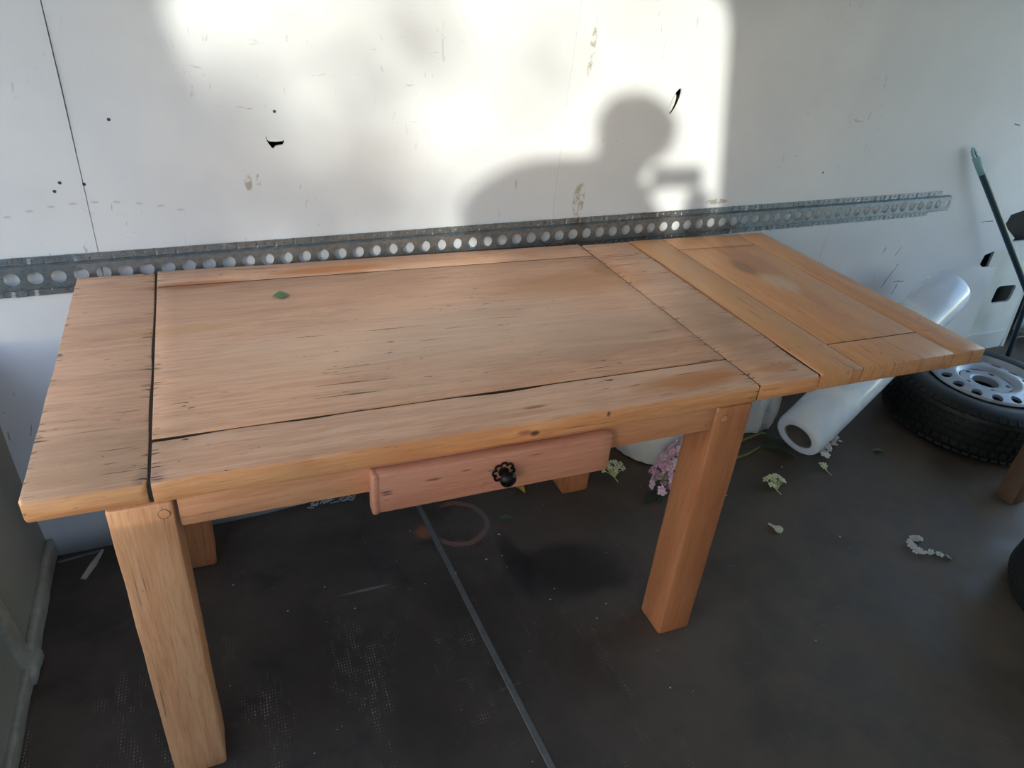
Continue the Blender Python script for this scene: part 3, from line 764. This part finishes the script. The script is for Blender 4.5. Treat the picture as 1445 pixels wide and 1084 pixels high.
# cap with a hanging hole: two cheeks round a slot
CM = frame(b0, bdir, (1, .2, 0)); bm = bmesh.new()
lathe(bm, [(.0132, .05), (.0150, .052), (.0152, .13), (.0136, .133), (.0128, .133)], 16, CM)
ringo = []
for i in range(15):
    a = math.pi * 2 * i / 14; ringo.append(CM @ Vector((.0098 * math.cos(a), 0, .024 + .022 * math.sin(a))))
tube(bm, ringo, .0062, 8); lathe(bm, [(0, .040), (.010, .042), (.0150, .055)], 16, CM)
link('hanging_cap', bm, M_cap, br_)
bm = bmesh.new(); tube(bm, [b1 - bdir * .06, b1 - bdir * .0], [.02, .024], 12); 
vs = box(bm, (-.15, -.03, .0), (.15, .03, .03)); 
for v in vs: v.co += Vector((b1.x, b1.y, .0))
link('broom_head', bm, M_teal, br_)
p0 = Vector((3.58, .90, .0)); p1 = Vector((3.66, .975, 0.80))
p0 = Vector((3.695, .90, .0)); 
bm = bmesh.new(); tube(bm, [(3.80, .95, .0), (3.744, .95, .28), (3.67, .95, .66)], .012, 12)
tag(link('spare_pole', bm, M_teal), 'short dark teal pole standing behind the spare wheel', 'pole')

# ------------------------------------------------------------------ flowers and litter on the floor
def petal_mesh(name, mats, n=5, r=.011, seed=0):
    rnd = random.Random(seed); bm = bmesh.new()
    for k in range(n):
        t = 2 * math.pi * k / n + rnd.uniform(-.1, .1); u = Vector((math.cos(t), math.sin(t), 0)); v = Vector((-math.sin(t), math.cos(t), 0))
        P = [u * r * .12, u * r * .6 + v * r * .42 + Vector((0, 0, r * .22)), u * r * 1.0 + v * r * .28 + Vector((0, 0, r * .12)), u * r * 1.05 - v * r * .2 + Vector((0, 0, r * .15)), u * r * .6 - v * r * .42 + Vector((0, 0, r * .2))]
        Q = [bm.verts.new(p) for p in P]; Q2 = [bm.verts.new(p - Vector((0, 0, r * .09))) for p in P]
        bm.faces.new(Q); bm.faces.new(Q2[::-1])
        for i in range(5): bm.faces.new((Q[i], Q2[i], Q2[(i + 1) % 5], Q[(i + 1) % 5]))
    tube(bm, [(0, 0, -.4 * r), (0, 0, .2 * r)], [r * .1, r * .18], 5)
    me = bpy.data.meshes.new(name); bmesh.ops.recalc_face_normals(bm, faces=bm.faces); bm.to_mesh(me); bm.free()
    for m in mats: me.materials.append(m)
    return me
def petal_mat(name, a, b, rough=.6):
    n = NT(name); oi = n.t.nodes.new('ShaderNodeObjectInfo')
    c = n.mix(oi.outputs['Random'], a, b)
    return n.fin(c, rough, 0, Subsurface_Weight=.0)
M_pk = petal_mat('pink_petal', srgb(214, 150, 180), srgb(240, 214, 220))
M_cr = petal_mat('cream_green_petal', srgb(196, 204, 150), srgb(230, 230, 200))
M_wh = petal_mat('greyish_white_petal', srgb(186, 186, 180), srgb(214, 208, 204))
M_stem = plain('green_stem', srgb(112, 128, 66), .5, 0, .15, 20)
M_dkleaf = plain('dark_leaf', srgb(44, 62, 40), .45, 0, .2, 20)
me_pk = [petal_mesh('floret', [M_pk], 5, .0145, s) for s in (1, 2)]
me_cr = [petal_mesh('floret', [M_cr], 4, .0095, s) for s in (3, 4)]
me_wh = [petal_mesh('floret', [M_wh], 5, .011, s) for s in (5, 6)]
def florets(parent, meshes, pts, rnd, sc0=1.0):
    b = Vector(parent['_b'])
    for p, nrm in pts:
        o = bpy.data.objects.new('floret', rnd.choice(meshes)); COL.objects.link(o); o.parent = parent
        o.location = Vector(p) - b
        q = Vector(nrm).normalized().to_track_quat('Z', 'Y'); o.rotation_mode = 'QUATERNION'; o.rotation_quaternion = q
        s = sc0 * rnd.uniform(.8, 1.2); o.scale = (s, s, s)
def leafmesh(bm, a, b, wd, lift=.0, up=Vector((0, 0, 1))):
    a, b = Vector(a), Vector(b); d = b - a; sdir = d.cross(up).normalized()
    prof = [0, .6, 1, .85, .5, 0]
    L, R_, C_ = [], [], []
    for i, w_ in enumerate(prof):
        t = i / 5; c_ = a + d * t + up * lift * math.sin(math.pi * t)
        L.append(bm.verts.new(c_ + sdir * wd * w_ + up * .25 * wd * w_)); R_.append(bm.verts.new(c_ - sdir * wd * w_ + up * .25 * wd * w_)); C_.append(bm.verts.new(c_))
    L2 = [bm.verts.new(v.co - up * .0008) for v in L]; R2 = [bm.verts.new(v.co - up * .0008) for v in R_]; C2 = [bm.verts.new(v.co - up * .0008) for v in C_]
    for i in range(5):
        for q in ((L[i], L[i + 1], C_[i + 1], C_[i]), (C_[i], C_[i + 1], R_[i + 1], R_[i]), (L2[i + 1], L2[i], C2[i], C2[i + 1]), (C2[i + 1], C2[i], R2[i], R2[i + 1]), (L[i + 1], L[i], L2[i], L2[i + 1]), (R_[i], R_[i + 1], R2[i + 1], R2[i])):
            bm.faces.new(q)
rnd = random.Random(3)
# big pink flower head lying by the leg, its stem running behind the leg to the film roll
pk = thing('pink_flower_stem', 'pink flower head on a long green stem lying behind the right table leg', 'flower', (1.60, .64, 0))
axis_a, axis_b = Vector((1.472, .545, .035)), Vector((1.588, .602, .125))
pts = []
for i in range(74):
    t = rnd.random(); a = rnd.uniform(0, 2 * math.pi); rr = .050 * (1 - .35 * t) 
    d = (axis_b - axis_a).normalized(); s_ = d.cross(Vector((0, 0, 1))).normalized(); u_ = s_.cross(d)
    n_ = s_ * math.cos(a) + u_ * math.sin(a)
    if i < 12: n_ = (n_ - d * 1.5).normalized(); t = 0
    p = axis_a.lerp(axis_b, t) + n_ * rr * rnd.uniform(.8, 1.05)
    p.z = max(.012, p.z + .014)
    pts.append((p, n_ + Vector((rnd.uniform(-.3, .3), rnd.uniform(-.3, .3), .2))))
florets(pk, me_pk, pts, rnd)
bm = bmesh.new(); tube(bm, [axis_a, axis_a.lerp(axis_b, .6), (1.70, .610, .03), (1.80, .612, .010), (1.906, .624, .009), (1.99, .650, .010)], [.004, .005, .005, .0055, .005, .0035], 7); link('stem', bm, M_stem, pk)
for k in range(14):
    bm = bmesh.new() if k == 0 else bm
    t = k / 13; p = axis_a.lerp(axis_b, t); a = rnd.uniform(0, 6.28)
    tube(bm, [p, p + Vector((.03 * math.cos(a), .03 * math.sin(a), .015))], .0016, 5)
link('stalks', bm, M_stem, pk)
bm = bmesh.new(); leafmesh(bm, (1.475, .545, .004), (1.375, .488, .003), .020, .008); link('leaf', bm, M_dkleaf, pk)
bm = bmesh.new(); leafmesh(bm, (1.47, .53, .003), (1.43, .475, .003), .012, .006); link('leaf', bm, M_dkleaf, pk)
# second stem with leaves, going under the roll, its pale head squashed behind
st2 = thing('cut_flower_stem', 'green flower stem with leaves and pale pink head trapped under the film roll', 'flower', (2.0, .68, 0))
bm = bmesh.new(); tube(bm, [(1.87, .70, .006), (1.96, .71, .01), (2.05, .72, .02), (2.10, .69, .012), (2.2, .62, .008)], .0048, 7); link('stem', bm, M_stem, st2)
for (a, b, wd) in (((2.02, .70, .02), (2.12, .66, .012), .014), ((1.99, .66, .006), (2.09, .60, .004), .018), ((2.03, .64, .005), (2.10, .56, .004), .016)):
    bm = bmesh.new(); leafmesh(bm, a, b, wd, .012); link('leaf', bm, M_dkleaf, st2)
pts = [(Vector((2.19 + .14 * (i / 25) + rnd.uniform(-.012, .012), .535 + .075 * (i / 25) + rnd.uniform(-.02, .02), rnd.uniform(.008, .03))), (rnd.uniform(-.5, .5), rnd.uniform(-1, .2), 1)) for i in range(26)]
florets(st2, [petal_mesh('floret', [petal_mat('faded_pink_petal', srgb(206, 186, 190), srgb(226, 216, 214))], 5, .0105, 9)], pts, rnd)
# sprigs
def sprig(name, label, base, meshes, n, spread, hgt, group=None):
    t_ = thing(name, label, 'flower', base, group)
    bm = bmesh.new(); pts = []
    B_ = Vector(base)
    for i in range(n):
        a = 2 * math.pi * i / n + rnd.uniform(-.3, .3); r_ = spread * math.sqrt((i + .5) / n)
        p = B_ + Vector((r_ * math.cos(a * 2.4), .55 * r_ * math.sin(a * 2.4) + .02, hgt * (1 - .6 * (r_ / spread) ** 2) + .008 * rnd.random()))
        pts.append((p, (p - B_ - Vector((0, .02, 0))).normalized() + Vector((0, -.3, .4))))
        tube(bm, [B_ + Vector((0, -.004, .003)), B_.lerp(p, .5) + Vector((0, 0, .004)), p], [.0018, .0014, .0009], 5)
    tube(bm, [B_ + Vector((0, -.03, .002)), B_ + Vector((0, -.004, .003))], .002, 5)
    link('stalks', bm, petal_stem, t_); florets(t_, meshes, pts, rnd)
petal_stem = plain('pale_green_stalk', srgb(176, 186, 134), .6, 0, .1, 20)
sprig('flower_sprig', 'pale cream flower sprig on the floor below the drawer end', (1.352, .655, 0), me_cr, 20, .050, .045, 'loose flower sprigs on the van floor')
sprig('flower_sprig', 'pale green flower sprig on open floor right of the front table leg', (1.884, .425, 0), me_cr, 20, .047, .042, 'loose flower sprigs on the van floor')
sprig('flower_sprig', 'tiny two-blossom sprig on the floor in front of the film roll', (2.150, .462, 0), me_cr, 4, .022, .016, 'loose flower sprigs on the van floor')
t_ = thing('wilted_flower', 'wilted greyish white flower lying on dark floor at lower right', 'flower', (2.17, .02, 0), 'loose flower sprigs on the van floor')
pts = [(Vector((2.17 + .04 * math.cos(a) - .01, .035 + .035 * math.sin(a), rnd.uniform(.006, .02))), (rnd.uniform(-.6, .6), rnd.uniform(-.8, .2), 1)) for a in [1.0 + 3.6 * i / 12 for i in range(13)]] + [(Vector((2.185, -.012, .008)), (0, 0, 1)), (Vector((2.205, -.03, .007)), (1, 0, 1))]
florets(t_, me_wh, pts, rnd)
bm = bmesh.new(); tube(bm, [(2.145, .01, .003), (2.18, -.005, .003), (2.21, -.035, .002)], .0016, 5); link('stalk', bm, M_dkleaf, t_)
# bud
bm = bmesh.new(); lathe(bm, [(0, 0), (.003, .002), (.0035, .018), (.006, .026), (.0115, .034), (.013, .042), (.010, .050), (0, .054)], 12, frame((1.730, .282, .007), (.35, -.9, .03)))
tag(link('flower_bud', bm, petal_mat('pale_bud', srgb(186, 190, 166), srgb(190, 194, 170))), 'single pale closed flower bud on the floor right of the leg', 'flower bud')
# leaves on floor
for nm, lab, a, b, wd, m in (('fallen_leaf', 'small dark green leaf on the floor in front of the wheel', (2.43, .515, .002), (2.475, .49, .002), .010, M_green), ('fallen_leaf', 'curled green leaf on the floor under the drawer', (.875, .566, .002), (.93, .553, .002), .009, M_green)):
    bm = bmesh.new(); leafmesh(bm, a, b, wd, .008); tag(link(nm, bm, m), lab, 'leaf', 'green leaves on the floor')
yl = thing('yellow_petal', 'yellowed petal with a thin green stalk just below the drawer knob', 'petal', (1.0, .69, 0))
bm = bmesh.new(); leafmesh(bm, (.99, .705, .004), (1.012, .66, .003), .014, .012); link('petal', bm, plain('yellow_leaf', srgb(196, 164, 60), .5), yl)
bm = bmesh.new(); tube(bm, [(.90, .71, .003), (.95, .716, .005), (.99, .705, .004)], .002, 5); link('stalk', bm, M_stem, yl)
# splinter of wood by the wall, strip against the wall, shreds
M_pale = plain('pale_splinter', srgb(168, 166, 156), .7, 0, .2, 30)
bm = bmesh.new()
A = Vector((-.300, .666, .002)); B = Vector((-.258, .768, .004)); d = B - A; s_ = Vector((d.y, -d.x, 0)).normalized()
loops(bm, [[A + s_ * -.008, A + s_ * .008, A + s_ * .006 + Vector((0, 0, .004)), A + s_ * -.006 + Vector((0, 0, .003))], [A + d * .5 - s_ * .010, A + d * .5 + s_ * .010, A + d * .5 + s_ * .006 + Vector((0, 0, .006)), A + d * .5 - s_ * .006 + Vector((0, 0, .005))], [B - s_ * .004, B + s_ * .003, B + s_ * .002 + Vector((0, 0, .003)), B - s_ * .003 + Vector((0, 0, .003))]])
tag(link('wood_splinter', bm, M_pale), 'pale splinter of wood on the floor left of the table leg', 'splinter')
bm = bmesh.new(); loops(bm, [[(-.37, .752, 0), (-.37, .762, 0), (-.37, .760, .003), (-.37, .754, .003)], [(-.26, .768, 0), (-.26, .778, 0), (-.26, .776, .003), (-.26, .770, .003)]])
tag(link('paint_flake', bm, plain('grey_flake', srgb(92, 92, 92), .7)), 'thin grey strip of debris lying along the foot of the wall', 'debris')
bm = bmesh.new()
for i in range(34):
    vs = box(bm, (-.010, -.002, 0), (.010, .002, .001)); R_ = Matrix.Translation((.39 + rnd.uniform(-.07, .07), .80 + rnd.uniform(-.015, .012), .001 + rnd.uniform(0, .008))) @ Matrix.Rotation(rnd.uniform(-1.2, 1.2), 4, 'Z') @ Matrix.Rotation(rnd.uniform(-.5, .5), 4, 'Y')
    for v in vs: v.co = R_ @ v.co
tag(link('shredded_paper', bm, plain('grey_shreds', srgb(170, 176, 180), .6)), 'small heap of grey shreds on the floor behind the apron', 'debris', kind='stuff')
bm = bmesh.new()
for i in range(46):
    x, y = rnd.uniform(-.2, 2.1), rnd.uniform(-.25, .6); s = rnd.choice((.0008, .001, .0012, .002))
    vs = box(bm, (x - s, y - s * .7, 0), (x + s, y + s * .7, s * .6))
for (x, y, s) in ((.855, .50, .006), (.78, .41, .005), (.675, .385, .006), (.83, .41, .004), (1.93, .16, .006), (2.0, .53, .006)):
    bmesh.ops.create_icosphere(bm, subdivisions=1, radius=1, matrix=Matrix.Translation((x, y, s * .2)) @ Matrix.Rotation(x * 40, 4, 'Z') @ Matrix.Diagonal((s * .85, s * .5, s * .22, 1)))
tag(link('floor_crumbs', bm, plain('white_crumbs', srgb(200, 200, 194), .8)), 'scattered tiny white crumbs on the dark floor', 'crumbs', kind='stuff')

# ------------------------------------------------------------------ right edge: speckled black rubber roll and leaning post
def speck():
    n = NT('speckled_black_rubber'); v = n.vor(n.co, 190); k = n.noise(n.co, 60, 2)
    c = n.mix(n.math('MULTIPLY', n.ramp(v, .22, .12, 0, 1), n.ramp(k, .5, .6)), srgb(24, 23, 22), srgb(150, 140, 120))
    n.bump(v, .4, .002); return n.fin(c, .8)
bm = bmesh.new(); rings = []
mc_ = Vector((2.49, -.36, 0))
for i in range(9):
    z = .34 * i / 8; rr = .285 - .045 * (i / 8) - (.02 if i in (0, 8) else 0)
    rings.append([mc_ + Vector((rr * math.cos(t) * (1 + .02 * math.sin(3 * t)), rr * math.sin(t), z)) for t in [2 * math.pi * k / 40 for k in range(40)]])
loops(bm, rings); tag(link('rubber_mat_roll', bm, speck()), 'black speckled rubber bundle cut off by the right picture edge', 'bundle')
bm = plank((0, 0, 0), (.07, .07, .55), 'z', .006, .001, 3)
R_ = Matrix.Translation((2.685, .10, .0)) @ Matrix.Rotation(math.radians(16), 4, 'Y') @ Matrix.Rotation(math.radians(-6), 4, 'X')
for v in bm.verts: v.co = R_ @ v.co
tag(link('wooden_post', bm, wood('shade_dark_wood', 'z', srgb(84, 58, 40), srgb(60, 40, 28), srgb(98, 70, 50), .6)), 'brown wooden post leaning at the right edge before the spare wheel', 'post')  # wood tone darkened to stand in for the shade on the post

# ------------------------------------------------------------------ outside: the photographer whose shadow falls on the wall
M_cloth = plain('dark_jacket', srgb(50, 54, 66), .8); M_skin = plain('skin', srgb(190, 146, 122), .5); M_hair = plain('brown_hair', srgb(60, 44, 34), .7)
def skinned(name, joints, edges, parent, mat, root=0, sub=2):
    me = bpy.data.meshes.new(name); me.from_pydata([j[:3] for j in joints], edges, []); me.update()
    o = bpy.data.objects.new(name, me); COL.objects.link(o)
    md = o.modifiers.new('skin', 'SKIN'); md.use_smooth_shade = True
    for i, j in enumerate(joints):
        sv = me.skin_vertices[0].data[i]; sv.radius = (j[3], j[4] if len(j) > 4 else j[3]); sv.use_root = (i == root)
    ms = o.modifiers.new('sub', 'SUBSURF'); ms.levels = sub; ms.render_levels = sub
    bpy.context.view_layer.update()
    m2 = bpy.data.meshes.new_from_object(o.evaluated_get(bpy.context.evaluated_depsgraph_get()))
    o.modifiers.clear(); o.data = m2; m2.materials.clear(); m2.materials.append(mat)
    for p in m2.polygons: p.use_smooth = True; p.material_index = 0
    if parent: o.parent = parent; b = parent['_b']; o.location = (-b[0], -b[1], -b[2])
    return o
GZ = -.12
per = thing('person', 'person outside the door holding up a phone, seen as a shadow on the wall', 'person', (-.5, -1.45, GZ))
J = [(-.50, -1.50, .95, .15, .12), (-.51, -1.46, 1.20, .15, .11), (-.52, -1.42, 1.45, .19, .12), (-.42, -1.39, 1.63, .10), (-.32, -1.35, 1.65, .075), (-.262, -1.31, 1.735, .115, .115), (-.258, -1.30, 1.795, .10, .10),
     (-.70, -1.41, 1.60, .125), (-.80, -1.36, 1.52, .10), (-.50, -1.20, 1.42, .05), (-.20, -1.14, 1.50, .062), (-.04, -1.125, 1.515, .056),
     (-.27, -1.37, 1.555, .10), (-.12, -1.32, 1.36, .06), (.11, -1.22, 1.34, .048), (.160, -1.15, 1.46, .052), (.168, -1.13, 1.53, .046),
     (-.60, -1.50, .88, .105), (-.61, -1.46, .42, .07), (-.61, -1.52, -.03, .048), (-.61, -1.42, GZ + .035, .04), (-.40, -1.50, .88, .105), (-.38, -1.46, .42, .07), (-.37, -1.52, -.03, .048), (-.36, -1.42, GZ + .035, .04)]
Eg = [(0, 1), (1, 2), (2, 3), (3, 4), (4, 5), (5, 6), (2, 7), (7, 8), (8, 9), (9, 10), (10, 11), (2, 12), (12, 13), (13, 14), (14, 15), (15, 16), (0, 17), (17, 18), (18, 19), (19, 20), (0, 21), (21, 22), (22, 23), (23, 24)]
body = skinned('body', J, Eg, per, M_cloth)
def hand(wr, tips, nm):
    jj = [(*wr, .022)]; ee = []
    for tp in tips:
        i = len(jj); w_ = Vector(wr); t_ = Vector(tp); m_ = w_.lerp(t_, .55) + Vector((0, -.008, .006))
        jj += [(*w_.lerp(t_, .3), .010), (*m_, .0088), (*t_, .0075)]; ee += [(0, i), (i, i + 1), (i + 1, i + 2)]
    return skinned(nm, jj, ee, body if False else per, M_skin, 0, 2)
hand((.168, -1.112, 1.535), [(.205, -1.062, 1.575), (.212, -1.060, 1.555), (.214, -1.062, 1.535), (.205, -1.066, 1.515), (.150, -1.080, 1.590)], 'right_hand')
hand((-.03, -1.108, 1.508), [(.035, -1.072, 1.575), (.030, -1.064, 1.555), (.030, -1.064, 1.535), (.034, -1.068, 1.515), (.05, -1.085, 1.520)], 'left_hand')
bm = bmesh.new(); bmesh.ops.create_icosphere(bm, subdivisions=3, radius=1.0, matrix=Matrix.Translation((-.260, -1.33, 1.775)) @ Matrix.Diagonal((.122, .118, .108, 1)))
for v in bm.verts: v.co += v.normal * .006 * noise.noise(v.co * 14)
link('hair', bm, M_hair, per)
bm = bmesh.new()
for sx in (-1, 1): lathe(bm, [(0, .012), (.014, .010), (.022, 0), (.014, -.008), (0, -.01)], 10, frame((-.258 + sx * .112, -1.315, 1.735), (sx, 0, 0)))
link('ears', bm, M_skin, per)
bm = bmesh.new(); lathe(bm, [(0, .03), (.010, .024), (.016, 0)], 8, frame((-.235, -1.215, 1.735), (.2, 1, -.2))); link('nose', bm, M_skin, per)
# the phone: body sits just behind the lens position
vd = -CZ
pc = CAM - vd * .016 - CX * .022 + CY * (-.018)
bm = bmesh.new(); pts_ = rrect(.078, .037, .008, 4)
PM = Matrix(((CX.x, CY.x, CZ.x, pc.x), (CX.y, CY.y, CZ.y, pc.y), (CX.z, CY.z, CZ.z, pc.z), (0, 0, 0, 1)))
loops(bm, [[PM @ Vector((u, v, d)) for u, v in pts_] for d in (-.004, .004)])
tag(link('phone', bm, plain('black_phone', srgb(20, 20, 22), .3)), 'black phone held in both hands by the person at the door', 'phone')

# ------------------------------------------------------------------ outside: unseen greenery added to keep low sun off the floor
M_added_hedge = plain('added_hedge_leaf', srgb(52, 78, 40), .7, 0, .4, 14, .4)
bm = bmesh.new()
hx = [-3.5 + .3 * i for i in range(34)]
rings = []
for i, x in enumerate(hx):
    def hp(y, z): return (x, y + .08 * noise.noise(Vector((x * 2, y * 3, z * 2))), z + .07 * noise.noise(Vector((x * 3, y, z + 5))))
    rings.append([hp(-5.0, GZ - .02), hp(-4.98, .8), hp(-5.0, 1.7), hp(-5.05, 2.42), hp(-5.4, 2.5), hp(-5.75, 2.42), hp(-5.8, 1.7), hp(-5.8, GZ - .02)])
loops(bm, rings)
tag(link('added_hedge', bm, M_added_hedge), 'unseen green bank added outside the door to block low sun', 'added_hedge')

# ------------------------------------------------------------------ outside: the tree that dapples the sun
tree = thing('tree', 'leafy tree outside the door that dapples sunlight on the wall', 'tree', (-7.6, -9.4, GZ))
M_fol = plain('tree_leaf', srgb(70, 104, 48), .5, 0, .3, 3); M_bark = plain('bark', srgb(92, 78, 64), .9, 0, .3, 20, .3)
rt = random.Random(11)
blobs = [  # wall x, wall z, radius, coverage, distance back along the light
]
blobs += [(0.62, 1.34, 0.15, 0.55, 8.0), (0.49, 1.36, 0.12, 0.35, 9.7), (0.28, 1.28, 0.11, 0.30, 8.4), (0.32, 1.18, 0.16, 0.35, 10.1), (0.44, 1.10, 0.22, 0.50, 8.8), (0.26, 0.99, 0.21, 0.70, 10.5), (0.65, 1.08, 0.13, 0.30, 9.2),
          (0.73, 0.95, 0.13, 0.40, 10.9), (0.53, 0.93, 0.19, 0.60, 9.6), (1.09, 1.28, 0.11, 0.35, 8.3), (0.97, 1.20, 0.07, 0.20, 10.0), (1.38, 1.43, 0.10, 0.25, 8.7), (0.17, 1.12, 0.14, 0.50, 10.4), (0.08, 0.99, 0.17, 0.80, 9.1)]
blobs += [(.12, 1.22, .16, .45, 11), (.22, 1.02, .2, .6, 11.5), (.42, .96, .2, .5, 11), (.62, .92, .16, .4, 11.6), (.30, .88, .2, .65, 10.6), (.0, 1.1, .2, .7, 11), (.55, .84, .2, .5, 12)]
blobs = [(a, b, c, d * .9, e) for a, b, c, d, e in blobs]
for i in range(40):   # the lower skirt of the crown
    bx, bz = -.4 + 2.4 * rt.random(), .58 * rt.random()
    thin = bx < 1.05 and bz < .50
    blobs.append((bx, bz, rt.uniform(.18, .26) * (.8 if thin else 1), .32 if thin else rt.uniform(.82, .93), rt.uniform(9, 12)))
verts, faces = [], []
for (bx, bz, br_2, cov, D) in blobs:
    Wp = Vector((bx, yw(bx, min(2.2, max(0, bz))), bz)); Pc = Wp - SUN * D
    ls = .05; cnt = int(-math.log(1 - cov) * math.pi * br_2 ** 2 * .93 / (ls * ls * 1.1))
    for k in range(cnt):
        while True:
            q = Vector((rt.uniform(-1, 1), rt.uniform(-1, 1), rt.uniform(-1, 1)))
            if q.length < 1: break
        c_ = Pc + q * br_2
        n_ = Vector((rt.gauss(0, 1), rt.gauss(0, 1), rt.gauss(0, 1))).normalized(); a_ = n_.orthogonal().normalized(); b_ = n_.cross(a_)
        s_ = ls * rt.uniform(.8, 1.4); i0 = len(verts)
        verts += [c_ - a_ * s_, c_ + b_ * s_ * .55 + n_ * s_ * .1, c_ + a_ * s_, c_ - b_ * s_ * .55 + n_ * s_ * .1]; faces.append((i0, i0 + 1, i0 + 2, i0 + 3))
tb = Vector(tree['_b'])
me = bpy.data.meshes.new('foliage'); me.from_pydata([tuple(v) for v in verts], [], faces); me.materials.append(M_fol)
fo = bpy.data.objects.new('foliage', me); COL.objects.link(fo); fo.parent = tree; fo.location = -tb; fo['kind'] = 'stuff'
bm = bmesh.new(); tube(bm, [tb, tb + Vector((.1, .1, 1.6)), tb + Vector((.5, .5, 2.6))], [.16, .13, .09], 12)
for (bx, bz, br_2, cov, D) in blobs[::3]:
    Pc = Vector((bx, .95, bz)) - SUN * D
    tube(bm, [tb + Vector((.3, .3, 2.0)), (tb + Vector((.4, .4, 2.6))).lerp(Pc, .5), Pc], [.035, .02, .008], 6)
link('trunk', bm, M_bark, tree)
for o in bpy.data.objects:
    if '_b' in o: del o['_b']
